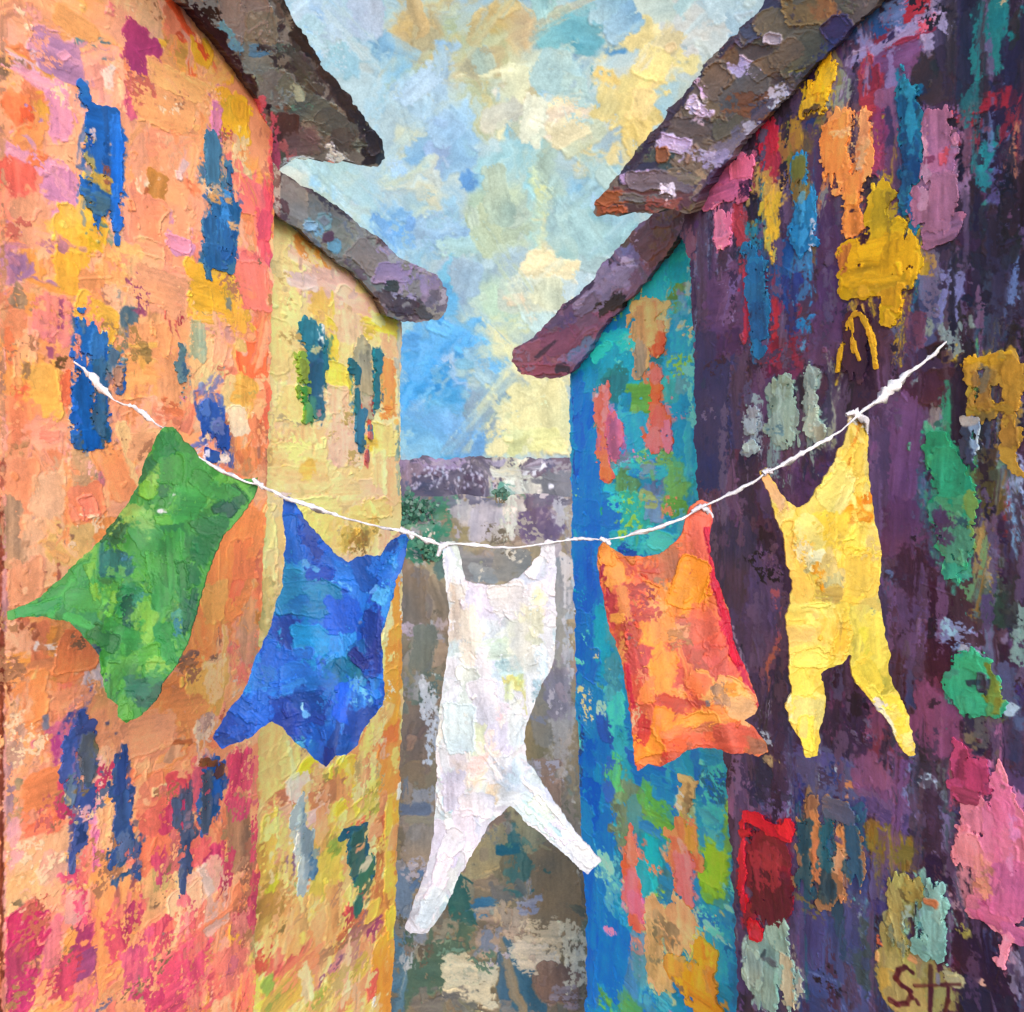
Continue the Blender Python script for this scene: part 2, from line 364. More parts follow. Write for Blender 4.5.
# sky: a far painted backdrop, curved round the end of the street
sk = Sheet(90, -170, 940, 545, "adc8d6", 1.3)
sk.fill((90, -170, 940, 545), 260, (30, 80), (25, 70), "9cc2de b5cfdc c3d2c8 d0d8c2 8dbade b4d0dc a6cadf c0d6dc", 's', 40)
sk.paint("""298 12 22 60 7cb6ea s; 325 20 60 55 b6c9e2 k; 312 62 40 40 b9d2e4 w; 345 65 26 34 8abfd2 e; 380 45 24 24 84b6da e; 372 22 30 40 9cc6da w; 365 14 34 50 b4c6e0 k
415 25 42 40 c6b484 s; 432 42 70 60 bfb48a s; 475 42 90 64 b8bfa0 s; 495 12 26 20 ceb07a s; 490 56 32 20 ccb284 s; 478 86 30 22 c8b27c s; 522 25 34 34 d4bc8c s; 412 28 30 22 c8b07c w; 506 6 30 16 d0b07c w
380 90 60 40 a9cddf w; 420 95 50 50 adcfe2 w; 400 70 30 30 8cbfe0 s; 440 66 26 54 a9c8e6 w; 515 92 32 46 e2dec9 k 20; 500 112 40 24 dfdcc8 k -30; 506 135 18 12 e4dfc4 e
440 155 56 62 8db5e2 45 k; 436 150 30 40 a3c0ea w; 470 178 34 16 6fa8df -8 k; 395 228 32 16 66a8e2 k; 400 215 26 14 7fb8ea 20 k
350 182 56 30 aad4ee 15 k; 325 176 40 26 acd6ef 30 k; 400 178 40 26 cfdccb e; 385 250 60 30 a6d0ea k; 350 225 40 14 b0d6ee 30 k
570 30 60 36 7dbacd k; 592 45 44 18 64a3d0 k; 545 22 40 40 95c4cf w; 545 66 60 22 c9d6c2 w; 560 84 60 20 b9d2d6 k; 640 8 60 30 cfdad4 k; 690 28 90 60 c6d6d9 k 10; 700 60 60 30 c3d5da w
635 30 36 48 f0e0a4 e; 672 60 42 34 f0dd9a k -15; 655 78 50 40 f0dc96 k -35; 635 104 42 62 f1dd98 k 15; 612 76 34 12 f0d88a 15 k; 565 125 72 52 efe1bc e; 560 122 60 30 efe0c6 w; 582 152 20 46 eedc9e k; 606 165 14 44 eedc9a 25 k; 640 130 30 30 f0da88 w
525 150 30 56 7cb8e2 w; 540 176 44 60 b0d0c2 s; 532 192 22 26 dce0ac w; 542 232 18 52 efe7ba -10 k; 560 215 40 40 a8cfd4 w; 585 180 24 20 7fb8e0 s; 590 240 60 40 acd2d2 s; 610 200 40 60 9fcad6 w
440 232 64 40 a2cae8 w; 490 205 60 30 c2d2c0 s; 505 230 60 24 bcd0b4 w; 470 250 50 24 aacce0 k; 500 170 50 60 a4cce0 s
430 300 46 40 74b8e6 k; 420 365 42 66 429ce2 k; 408 395 26 90 4ea0e4 k; 445 362 40 70 76b8ea w; 447 365 10 16 b4d0f0 -30 w; 460 395 40 40 94c2ec w; 430 425 60 30 72b2e6 k; 425 443 64 20 8cc2ea k; 465 430 44 44 84bae8 w; 410 345 26 20 5aa8e6 k
480 282 36 56 a2cacf w; 490 335 40 50 9cc8e0 w; 500 358 36 60 dfe0b0 w; 500 335 12 14 e8dc70 k; 500 300 30 40 b8d4c8 s; 470 330 30 6 b8dcf2 -15 k
550 282 44 54 e8e6c0 k; 532 305 36 60 b2d2d8 w; 545 262 30 20 ece8c6 e; 536 410 76 96 ece5b2 k; 520 385 40 30 e8e2b0 e; 500 440 30 30 e9e5b6 k; 530 402 22 12 9cacb2 -15 d; 520 424 24 26 cde0c2 w; 480 412 34 42 8aaaba d; 478 405 24 26 86a6b8 d; 560 445 30 30 ebe3aa k; 548 370 40 20 ece8bc k""")
sk.smear(150, (14, 36), (40, 110), (45, -45, 30, 90, 60, -30, 0), (260, -60, 880, 500), .85); sk.fill((395, 320, 470, 455), 14, (24, 50), (20, 46), '4a9ee4 5aa8e6 68b0e8 3f96de', 'kw', 30); sk.paint('447 365 9 14 -30 a8c8ee w; 455 340 40 4 -15 b8dcf2 k; 440 352 4 30 40 a8d4f4 k'); sk.smear(50, (10, 26), (30, 80), (45, -45, 20, 70), (395, 320, 480, 470), .8); sk.drag(60, (6, 20), (8, 30), 30, 'dwwe', 60); sk.warp(2.2); sk.again(.42, 75); sk.smear(40, (10, 24), (30, 70), (45, -45, 30, 70), (290, -30, 860, 460), .7); sk.warp(1.2); sk.drag(90, (14, 34), (24, 60), 18, 'k', 50, (290, -20, 860, 470)); sk.paint('655 68 34 40 f2e0a0 15 k; 640 108 24 40 f2de9e 20 k; 540 410 60 60 ece6b6 k; 548 360 40 30 ece6ba k; 530 440 60 24 ebe4b0 k; 565 130 40 30 efe3c0 -20 k; 545 290 30 30 e8e6c4 k'); sk.drag(140, (3, 12), (5, 20), 26, 'dk', 60, (290, -20, 860, 470)); sk.smear(70, (10, 26), (40, 100), (48, -48, 40, -40, 65), (290, -30, 860, 460), .55); sk.speck(30, (16, 50)); sk.scratch(160, (16, 70)); sk.drag(10, (1.5, 3), (14, 40), 20, 'k', 60)
def sky_pos(A, B):
    d = 70 - .00004 * (A - 512) ** 2; return at(A, B, d)
o = sheet_mesh("sky", sk, None, sky_pos, (0, -1, 0), .055, (0, 1.5, 0), M_SKY, None, False, SKY_GAIN); tag(o, kind='structure')

# the lane climbs away from the end of the houses
K_, D0 = .38, 13.0
def lane_d(y): return FX * (H + K_ * D0) / (y - CY + FX * K_)
st = Sheet(330, 478, 660, 1090, "8a7d66")
st.fill((380, 480, 600, 640), 50, (14, 40), (12, 40), "8a8070 a09890 b0a8a8 7a7060 948a80 a8a0a0", 'kwb')
st.fill((380, 600, 600, 1090), 110, (16, 40), (20, 50), "8a7c62 857862 978670 8f8a80 7a7a68 a08a78 8b7a60", 'kwb')
st.paint("""430 512 60 50 2f6f58 d; 425 545 46 34 3a7560 d; 497 488 18 14 3f7a60 w; 500 510 14 24 6a8a80 k; 484 520 26 44 b0a8ae w; 510 518 20 44 c8c4bc d; 506 508 16 24 d8d4cc w; 540 518 34 44 5c526a w; 560 505 12 46 a8a8b0 w; 520 500 40 12 b0a8a4 k
463 535 24 16 9a8a60 k; 445 558 20 30 6a7a68 w; 475 565 40 26 8a8078 w; 510 562 40 34 93887c k; 535 560 26 30 8a7c68 k 30; 478 545 30 10 9a8a6c k; 482 572 30 14 9a9498 k; 535 590 30 20 8a8068 k
415 600 32 64 786e5e k; 412 632 26 14 a8a0a8 d; 425 650 26 50 72796a k; 418 668 26 26 8f847c d; 422 690 26 44 6f7a6c w; 412 688 16 30 a89896 d; 430 715 14 80 d2cfd4 d; 415 738 34 70 877862 k; 440 740 10 60 c8c8cc d
412 785 30 40 7d7563 k; 425 800 18 20 a09ca0 d; 414 810 30 12 77808e k; 420 842 36 56 a08c7c k; 425 822 40 10 a09080 k; 400 892 22 50 7d8c9a k; 415 882 12 30 25 5c7aa4 k; 405 930 26 20 8a8a80 w
455 890 26 70 3f7262 k; 440 930 60 14 a08c78 w; 438 970 74 52 4c6a5a k; 400 975 18 70 607a9c k; 455 965 26 24 6f9a84 d; 408 955 18 30 c8ccd0 d; 460 930 20 20 4a6a58 w
480 848 44 62 b0a078 k; 512 850 44 60 8a7a62 k; 505 848 26 10 2f6a7a k; 482 905 30 20 4a7c9c w; 505 892 30 16 8a8474 k; 500 930 50 46 b8a088 d; 512 915 30 30 c0ac94 d; 470 985 54 50 d9d5ba k; 462 972 40 26 d5d0b4 d; 488 945 18 26 6f8496 w; 508 985 22 56 4c7088 k; 440 1000 50 18 7a7c70 w; 520 1005 40 14 8a8078 k
556 892 56 96 8d7a60 k; 530 830 24 40 b09e78 w; 520 870 30 50 4c7870 w; 514 842 14 30 3f7080 w; 540 945 46 42 d8c9aa d; 525 930 34 40 c9b29a d; 535 962 40 34 dcd2b6 d; 525 990 36 44 4a7080 k; 560 985 40 44 7f6c5a k; 574 960 20 60 ded9c2 d; 565 1000 30 20 9a90a0 d; 530 905 18 14 9aa4b4 d
545 715 26 60 8c8276 k; 540 740 30 60 8b7a60 k; 562 745 20 80 b4a6a6 w; 548 790 30 60 9a8270 k; 565 820 24 60 a0907e w; 560 640 20 140 8b9092 b; 568 620 8 120 b8b8bc d; 556 690 20 50 908c8c w; 560 580 24 60 9a9694 k; 520 775 30 30 a89c94 w; 500 820 30 20 a09890 w; 478 830 20 40 9a9098 d""")
st.paint('420 500 50 14 5a5468 d; 470 500 40 12 6a6478 d; 558 498 40 16 5a5468 d; 530 497 30 8 7a7484 d'); st.smear(60, (8, 20), (20, 60), (0, 0, 20, 90, -40), (385, 490, 605, 1080)); st.warp(.8); st.again(.5); st.speck(70, (8, 26), 'c8c0b0 6a6050 b8b0b8', (385, 480, 605, 1080)); st.drag(120, (2, 9), (3, 18), 18, 'ddk', 30, (385, 480, 600, 1040))
o = sheet_mesh("lane", st, None, lambda A, B: at(A, B, lane_d(B)), (0, -K_ * .9, .9), .018, (0, 0, -.4), M_GROUND, None, False, LANE_GAIN); tag(o, kind='structure')

# dusky ridge closing the lane, its paint scraped through to white
hl = Sheet(240, 448, 790, 520, "544e62")
hl.fill((240, 455, 790, 520), 60, (20, 50), (10, 24), "4c465a 564e64 484254 5c566c 4e485c", 'kwb', 8)
hl.paint("432 462 60 8 8a8098 d; 518 478 40 60 b4b0a8 d; 512 470 20 36 c0bcb0 d; 528 488 30 40 a8a4a0 w; 548 470 46 26 585060 k; 560 490 40 44 6a6674 k; 556 468 50 10 8a8898 d; 505 490 18 12 5a8a70 w; 408 470 14 20 8a6a78 w; 535 466 26 5 -25 cfcad6 k; 545 462 14 14 55506a w; 500 492 20 6 8a9a90 w")
for _ in range(150):
    x = rng.uniform(408, 500); hl.stroke(x, rng.uniform(466, 488), rng.uniform(1, 2.4), rng.uniform(1.2, 4), rng.uniform(-50, 50), "a49eb4", 'k')
hl.paint("538 470 18 4 -30 d8d4e0 k; 552 485 5 3 e0dce8 k; 538 492 5 7 d0ccd8 k"); hl.drag(80, (2, 6), (2, 10), 12, 'dk', 30)
hl.paint('522 474 34 30 c4c0b2 d; 516 468 20 24 cfcabc d; 526 486 24 30 b8b4ac w; 450 462 90 4 8a8298 d; 555 462 30 4 8a8298 d'); hl.smear(30, (6, 14), (16, 40), (0, 20, 90, -30), (390, 452, 590, 520)); hl.warp(.8)
F = hl.poly([(232, 461), (330, 459), (402, 459), (430, 458), (470, 459), (500, 458), (540, 458), (575, 461), (680, 458), (800, 462), (800, 530), (232, 530)], 1.6)
o = sheet_mesh("hills", hl, F, lambda A, B: at(A, B, 29.2 + .006 * (495 - B) + .10 * samp(N_BIG, A * .9, B * .9)), (0, -1, .1), .024, (0, 5, -.5), M_GROUND, None, True, .9); tag(o, kind='structure')

# shrubs at the head of the lane: many leaf-sized daubs round short stems
def shrub(label, cx, cy, d, spread, n, cols):
    r0 = np.random.default_rng(int(cx)); base = at(np.float32(cx), np.float32(cy + spread[1] * .55), np.float32(d)); px = d / FX
    root = thing("shrub", label, "shrub", tuple(float(v) for v in base), "shrubs at the head of the lane")
    V, Q, Cc = [], [], []
    lobes = [(r0.uniform(-.45, .45) * spread[0], r0.uniform(.15, .85) * spread[1], r0.uniform(.18, .34) * min(spread)) for _ in range(9)]
    for _ in range(n):
        lx, lz, lr = lobes[r0.integers(len(lobes))]; v = r0.normal(0, .42, 3) * lr
        c = base + np.array([(lx + v[0]) * px, v[1] * px * 1.4, max(.02, (lz + v[2]) * px)]); s = r0.uniform(1.6, 3.8) * px
        a = r0.normal(0, 1, 3) * (1, .35, 1); a /= np.linalg.norm(a); b = np.cross(a, r0.normal(0, .5, 3) + np.array([0, -1.6, 0])); b /= np.linalg.norm(b)
        k = len(V); u = r0.uniform(.35, .8, 4); V += [c - a * s * u[0] - b * s * u[1], c + a * s * u[2] - b * s * u[1], c + a * s * u[3] + b * s * u[2], c - a * s * u[1] + b * s * u[0]]; Q.append((k, k + 1, k + 2, k + 3))
        q = lin(hexc(cols[r0.integers(len(cols))]) * r0.uniform(.85, 1.1)); Cc += [q] * 4
    raw_mesh("foliage", np.array(V), np.array(Q), M_CLOTH, root, np.array(Cc))
    V, Q = [], []
    for k in range(5):
        a = base + np.array([r0.normal(0, 2) * px, 0, -.1]); lx, lz, lr = lobes[k]; b = base + np.array([lx * px, 0, lz * px]); j = len(V); s = 1.1 * px
        for p, ss in ((a, s), (b, s * .4)): V += [p + np.array(q) * ss for q in ((1, 0, 0), (0, 1, 0), (-1, 0, 0), (0, -1, 0))]
        Q += [(j + i, j + (i + 1) % 4, j + 4 + (i + 1) % 4, j + 4 + i) for i in range(4)]
    raw_mesh("stem", np.array(V), np.array(Q), M_EARTH, root)
shrub("broad dark green shrub beside the yellow house corner at the head of the lane", 434, 512, 27.4, (62, 40), 480, ["3a6f5c", "346858", "4a8068", "40745e", "54706a", "6a8478"])
shrub("low green shrub below the washing line beside the blue vest strap", 424, 548, 25.2, (34, 26), 200, ["3a7560", "4a8068", "5a8a70", "2f6a54"])
shrub("smallest green shrub under the pale scraped gap in the ridge", 501, 494, 28.2, (16, 10), 70, ["4a7464", "446c5c", "5f8474"])
# ------------------------------------------------------------------ the orange house
W1 = Wall(0, 6.4, 270, 9.0, -1)
h1 = thing("orange_house", "tall orange and peach house with blue windows, nearest on the left", "house", (W1.p0[0], W1.p0[1], 0))
s1 = Sheet(-130, -110, 300, 1130, "f2a276", .85 * FINE, W1.conv)
P1 = "f2a276 f29a5f f5b183 f08f5c f6bb8a eda88c f29e54 f3ac74 ee9a78"
s1.fill((-120, -80, 290, 1020), 330, (18, 55), (24, 80), P1, 'kwbs')
s1.fill((0, 0, 275, 480), 70, (10, 30), (16, 50), "f0955a f5b98a ef8a66 f2b060 f0a898", 'kbd')
s1.fill((0, 640, 265, 1012), 60, (10, 30), (16, 50), "f0905a f28a60 ef8074 f4b084 e88a80", 'kbd')
s1.paint("""60 20 120 46 f2a478 w; 75 24 42 22 f0a45e k; 20 75 24 50 f08a4e w; 20 112 22 34 ef7c4c w; 120 20 40 40 f3a67c s; 57 54 44 40 c588aa k; 55 78 30 14 f0a63e k; 34 66 5 34 f2c4d4 d; 50 86 40 8 e6a0b4 w; 90 46 26 12 4a7f8a k; 80 40 8 14 3f7f95 d
92 70 26 28 f09a84 k; 140 48 34 48 b83f76 k; 136 80 26 22 d8706a d; 148 96 16 10 ae4668 d; 128 105 10 16 c0506e d; 178 55 36 34 e0a250 w; 203 55 20 24 f2b234 k; 161 42 12 10 f2b23a e; 190 32 8 58 -48 ee5c38 k; 205 52 5 40 -45 f07a50 d; 110 69 8 14 25 f4d6c4 k
180 86 66 26 f6ae72 k; 205 98 40 12 f2b888 k; 188 98 16 10 8a6c4c d; 232 114 36 46 f2b234 k; 238 108 18 22 f6b82e e; 217 120 10 34 d682b2 k; 165 112 64 44 f4a86e k; 150 140 50 40 f09878 w; 130 130 30 40 f0a07a k
60 118 32 44 dc90b2 k; 38 176 76 46 d890b6 k; 58 200 40 62 d88eb0 k; 15 176 34 32 ec6a54 w; 14 205 24 34 ee8a66 w; 38 104 12 14 f0aa40 w; 26 118 8 24 e8603c d; 20 195 40 62 f2946c k; 30 222 30 50 f2a47c w; 10 238 22 34 b07094 w
72 240 30 56 f2b83e k; 95 236 30 44 f0b236 e; 92 226 22 18 4a7878 d; 97 246 22 18 e8b42e k; 70 285 26 22 f4a85a w
142 184 16 26 -38 f5deb4 k; 157 190 18 34 c8863c k; 146 196 7 20 b45c3a k; 165 210 30 5 -12 e0b070 k; 150 225 44 60 f2a074 k; 150 260 40 30 f3a87c k
192 184 16 20 f08058 w; 186 160 14 34 -18 f4aa9c k; 170 160 30 40 f0b28a d; 182 168 5 26 20 f6c4b0 k; 240 148 14 36 f2d09c d; 246 165 10 30 e8c490 d; 255 204 34 44 ee7074 k; 264 226 16 34 e8586a k; 250 262 28 26 f07068 w; 262 245 14 30 e05a70 w; 180 246 26 16 e89ab6 k; 200 215 14 30 f0a080 w; 248 232 30 14 f6b48a w
8 262 20 34 b87c94 w; 68 272 24 44 f2b03e k; 90 285 26 34 f29a5e k; 115 268 30 40 f2a668 w; 128 258 22 24 f4b070 w; 133 264 18 20 f6be7e e; 151 268 10 9 f8d0aa e; 160 288 56 46 f3a474 k; 175 275 24 20 ea9a7c d
212 290 48 44 f2b236 k; 205 310 30 34 f4b63a k; 235 310 20 40 f0b040 d; 226 285 10 30 c8a444 d; 228 305 5 14 7c8272 k; 190 285 10 14 d8a860 d; 180 316 7 18 c24a48 k; 176 325 6 8 c04a50 d; 255 288 34 46 f07e72 k; 250 270 8 40 -50 f4a29a k; 262 310 14 30 f0885a w; 254 362 30 36 f26c40 k; 262 345 14 20 f06038 w; 244 336 18 20 c08058 d; 240 345 10 12 f0c070 k
55 320 40 40 e0807c d; 60 310 5 30 c4607a d; 50 338 5 26 b85a70 d; 68 318 20 14 d07070 d; 10 300 14 50 a88262 d; 14 330 20 40 ee9060 w; 8 345 14 40 f08050 k; 30 370 24 70 f3a876 k; 26 372 6 14 8a6a50 d; 45 392 40 60 f2b256 k; 46 412 34 30 f0b258 w; 65 388 12 34 f2744c k; 24 420 30 40 f08e64 w; 20 390 20 20 f27a54 d; 58 360 12 8 7c5a34 d; 45 430 50 30 f4a080 w; 50 435 22 18 f08878 d
95 315 38 32 30 f2b848 k; 108 335 20 30 f0b040 k; 85 306 22 10 f6ceaa k; 105 345 6 30 f4d890 k; 128 318 20 24 4c6c78 k; 124 338 10 20 8a8060 d; 150 350 54 60 f5a668 k; 140 345 30 5 -10 f4b458 k; 140 356 18 16 8a7040 d; 145 385 50 50 f5a86c k; 175 380 30 60 f2a070 w; 150 415 30 30 f4b48c k; 165 410 34 20 f09068 w; 170 405 18 14 ea7c50 d; 202 350 24 66 dcc286 w; 198 340 10 30 98a890 d; 212 330 8 30 c8a060 d; 218 365 14 50 f4b080 k; 205 378 12 20 e8d08a d
235 402 30 54 f6cb90 k; 246 392 20 30 f4b850 w; 238 420 20 24 f7deb4 k; 245 395 18 5 -20 a89458 d; 240 452 22 44 c98e62 w; 242 460 14 20 d07a50 d; 185 395 8 8 e07ab0 d; 178 425 12 16 b07058 d; 225 425 8 20 c87858 d; 222 458 14 8 f4e0d0 k
15 450 24 28 b07c5c d; 12 440 14 20 a06848 d; 20 482 36 54 f2986c k; 26 486 5 36 e87050 d; 48 492 40 44 f5bf90 k; 52 475 20 14 e09a68 e; 90 470 32 50 c29c74 d; 95 455 24 26 b89060 d; 100 470 4 30 d07a80 d; 85 500 40 40 f28c64 k -15; 127 455 10 64 -10 f5c586 k; 115 472 26 54 -18 f59c66 k; 145 460 20 40 f2a878 w; 145 445 30 30 f5b07c k; 100 480 8 14 6a6a60 d
10 530 18 84 d8a282 b; 26 582 36 54 eaa27a k; 30 530 24 50 e0a684 w; 68 540 44 44 f5bf76 k; 55 550 40 8 40 f2b070 k; 92 510 18 24 -15 f0806e k; 120 506 28 26 f3a47e k; 70 516 8 9 8a6c5c e; 57 526 6 6 b07858 e; 70 537 7 6 8a6c54 e; 57 567 4 22 a86248 k; 45 570 3 10 50 b07058 k
228 560 56 116 18 f58e54 k; 215 602 24 46 f7ac5e k; 200 640 40 50 f58c52 k; 238 612 9 9 e06064 d; 235 590 7 30 20 f07858 d; 250 625 20 70 d99c7a w; 244 560 24 40 f08450 k; 45 645 28 8 22 f3e2da k; 58 655 12 10 e0d2d8 d; 95 664 12 54 -22 dcc7cc k; 90 685 14 24 d4c4cc d; 80 652 44 52 f58c58 k; 45 668 54 32 f2905e k; 20 640 30 30 ecb090 w; 22 625 14 26 a86048 d; 30 632 8 14 9a5a44 d
30 702 44 54 f5925c k; 45 722 6 14 857a90 k; 15 740 14 40 d89a84 d; 10 700 14 40 b08a80 d; 75 700 40 30 f09c74 w; 62 740 18 30 d06a90 w; 57 748 10 26 c8508c k; 180 655 30 9 8a6c5c d; 215 658 10 7 7a6054 d; 188 662 12 8 806858 d; 170 681 26 6 f3dcc4 k; 160 700 50 44 f59a5c k; 205 690 32 44 f5b862 k; 215 680 20 40 f0c890 d; 190 715 40 30 f5a060 w; 205 728 16 24 f0d4c0 d; 204 722 12 16 c0988c d; 180 742 26 5 15 b86840 k; 150 735 50 40 f4a47c k; 110 735 34 20 f0a078 w; 108 722 8 6 5a5a80 e; 110 732 12 4 5a5a80 k
97 788 14 64 e594ba k; 98 850 12 44 d872a2 k; 106 828 14 44 f5b280 k; 106 770 12 40 f2b890 w; 8 788 12 60 b58c96 b; 14 840 14 50 e0a0a8 w; 45 786 44 38 f58e5a k; 45 822 38 22 f07c5c w; 40 770 40 14 f0a080 k; 30 768 10 26 d0906c d; 20 800 10 50 8a8068 d; 38 866 66 78 f3b788 k; 26 885 32 34 f5bf82 w; 52 868 24 30 f2b094 w; 24 842 26 9 f09870 d; 18 905 10 14 6a6050 d
25 936 36 54 c83a6a k; 16 962 26 40 c04866 b; 82 948 34 66 b8406c k; 15 984 34 26 c84464 w; 82 965 28 26 9f4c7a k; 60 924 44 30 f08c7c k; 52 946 20 50 e8788a b; 75 905 24 26 f0a494 k; 30 970 14 20 9a5060 d; 85 905 14 26 c05070 d; 62 975 44 26 d04a60 d; 20 998 8 8 f6e8d8 e; 112 912 36 134 f59e5e k; 130 925 26 100 f3a468 b; 116 902 3 62 b87458 k; 122 870 34 10 f0b078 k; 110 990 50 14 f4a070 k
150 795 30 40 f0906c k; 150 825 34 44 f2745e k; 152 856 34 40 f07e60 k; 160 790 14 8 f0d0a0 k; 175 780 24 16 ee5a5c k; 180 792 22 26 d84c66 k; 200 785 20 50 d85a6c w; 210 862 15 40 e0486c b; 198 850 20 24 ee6a6c w; 190 835 14 24 ea7868 w; 160 885 30 40 e8b07a w; 160 878 14 26 c8a868 d; 150 905 20 40 f0a470 k; 140 895 8 14 f0786a w; 238 830 22 76 b28464 b; 247 880 15 80 a87058 d; 245 800 16 40 c89070 w; 235 790 16 40 e07c70 d; 226 770 20 20 e8886c k; 238 925 14 50 b06a54 d; 228 860 14 22 f2b456 w; 222 868 14 10 b09060 d
203 895 40 62 -8 f0ba9c k; 192 905 34 46 f2b898 k; 178 892 10 54 e8c48c d; 205 880 8 34 -20 eec8bc k; 223 896 5 18 -45 a85c54 k; 210 925 40 12 f0b4a0 w; 205 926 56 5 -4 ee9068 k; 160 946 9 34 32 8f7c78 k; 202 942 9 20 -25 8f8c84 k; 172 950 20 30 f0a078 w; 150 945 30 40 f29a74 k; 138 973 5 10 20 807a64 k; 236 942 10 34 f2b04a k; 250 900 10 40 d89068 d
185 975 56 50 e4586e d; 205 990 70 34 e0606c d; 180 960 30 20 d04c6a d; 230 970 26 44 e0806c w; 232 965 12 20 b86074 d; 200 965 40 30 f09064 d; 205 985 4 40 f0b070 d; 175 985 4 44 c0506a d; 240 1000 14 20 e05a50 d; 60 1003 130 16 f5a066 k; 85 985 60 12 f48a60 d; 140 1004 40 12 c08a7c d; 104 1004 16 8 807890 d; 25 1004 50 14 f2a070 k; 256 985 10 64 cfc05c w; 254 940 10 40 a89860 d
1 760 5 520 6a2c20 k; 1 560 4 200 9a4a34 d; 4 700 3 600 e8a090 d; 2 250 4 500 c88a68 d; 272 150 3 110 d8485a d; 268 460 6 60 b07058 d; 266 405 8 60 f0704c w; 258 560 9 110 f0835a w; 268 215 7 50 e04860 b""")
s1.drag(650, (2, 8), (3, 16), 20, 'dddk', 12, (-20, 0, 285, 1100)); s1.drag(500, (1.5, 4), (2, 7), 14, 'k', 40, (0, 0, 285, 1100))
F1 = s1.poly([(-200, -200), (60, -150), (150, -40), (183, -2), (228, 48), (268, 96), (272, 112), (273, 165), (274, 225), (271, 330), (269, 430), (266, 500), (263, 560), (260, 640), (258, 760), (258, 900), (253, 1012), (251, 1200), (-200, 1200)], 1.4)
W1.sheet = s1
wall_base(W1, -128, 262, 1126, M_RENDER_ORANGE, h1)
def win(wl, p, txt, label=None, name="window", gain=1.0, **k): return opening(wl, p, name, txt, label, gain=gain, **k)
a = win(W1, h1, "99 118 46 34 2265b6 b; 100 150 48 60 2064b4 b; 98 195 44 50 2a5f9a b; 116 175 13 100 1f6eca b; 116 220 11 26 1f60b0 b; 83 92 12 18 2a66aa w; 108 98 14 18 2a68b0 d; 104 140 6 60 1a4f90 d; 84 150 16 34 b2923f d; 88 170 12 20 c09a40 d; 102 182 12 12 c8a848 d; 106 178 7 20 7a4a40 d; 109 150 5 12 e8b088 d; 91 134 6 8 e8c0b0 d; 114 192 6 12 e8e4f4 k; 120 135 4 70 3f86d8 d; 93 205 30 20 3f6480 d", "tall blue window with ochre flecks", gain=G_LEFT, narrow=.8, holes=.3)
win(W1, h1, "212 160 19 48 3f7496 b; 230 180 9 28 365f8c b; 222 208 36 40 1f5b9e b; 210 240 20 60 2a669a b; 226 238 22 34 1f5896 b; 219 258 24 20 1f5a9c k; 207 262 9 30 2f6a8c b; 218 196 20 10 d89a60 d; 232 225 10 8 e8b080 d; 214 186 12 6 d8a880 d; 224 215 10 40 3a86d0 d", gain=G_LEFT, narrow=.8, holes=.3)
win(W1, h1, "86 338 28 36 1f62b0 b; 80 320 10 24 4a6a88 b; 100 352 20 40 2a6aa4 b; 112 360 16 30 5a7a90 b; 82 404 24 90 1f64b6 b; 98 402 16 80 2f6280 b; 88 442 32 18 2a5c94 b; 114 402 12 60 6a7690 d; 117 378 15 22 a87c6c k; 104 400 6 30 6a5040 k; 90 440 20 12 4a5a5c d; 116 420 14 6 c8a0a0 d; 116 432 14 5 4a6aa0 d; 76 350 4 24 d88a80 d", "window with blue shutters worn to brown stripes", gain=G_LEFT, narrow=.8, holes=.3)
win(W1, h1, "181 352 8 16 5a7a84 b; 182 372 11 24 4a6c88 b; 181 390 6 18 6a8088 b", "narrow grey blue slit window", gain=G_LEFT, narrow=.8, holes=.3)
win(W1, h1, "212 418 26 38 2c58aa b; 222 438 20 26 284f9e b; 206 408 9 14 4a70b4 b; 214 456 14 12 3458a0 b; 218 408 8 8 7080a0 d; 206 452 5 9 e8e4f4 k; 216 425 10 10 6a78b0 d", gain=G_LEFT, narrow=.8, holes=.3)
win(W1, h1, "81 716 14 22 3f5090 b -20; 84 732 26 24 45528e b; 68 752 14 60 3a58a2 b; 87 760 20 50 4a5c70 b; 70 790 18 30 5a7080 b; 86 802 22 34 3c5090 b; 78 832 14 34 3a4c86 b; 72 866 7 24 4a5c90 b; 90 745 16 24 857a50 d; 66 810 14 34 c8b496 d; 80 790 14 8 8a6a40 d; 74 760 4 40 8a7ab8 d; 84 815 10 12 e8a8b0 d; 90 865 12 16 4a5c90 d", "long ragged violet blue window with olive flecks", gain=G_LEFT, narrow=.8, holes=.3)
win(W1, h1, "121 772 16 44 2f4c84 b; 122 815 20 60 35599c b; 123 856 32 34 34548c b; 112 775 10 12 4a6080 b; 136 866 8 30 4a5884 b; 120 830 5 60 2a3f70 d; 124 850 16 30 5a6a90 d", "tall narrow slate blue window widening at its foot", gain=G_LEFT, narrow=.8, holes=.3)
win(W1, h1, "176 814 10 52 505c7c b; 187 808 10 40 545c78 b; 186 852 12 50 3f5278 b; 182 880 8 30 45587e b; 186 822 5 20 8a6a80 d", gain=G_LEFT, narrow=.8, holes=.3)
w_ = win(W1, h1, "211 792 22 56 2f5c9e b; 204 800 12 60 5a6078 b; 216 780 12 40 2458b0 b; 202 790 10 44 c8985c d; 209 832 14 12 a85a70 d", gain=G_LEFT, narrow=.8, holes=.3)
l_ = win(W1, w_, "207 763 20 8 30 7c4c30 b; 216 770 9 14 5a3a3a b", None, "lintel", gain=G_LEFT)
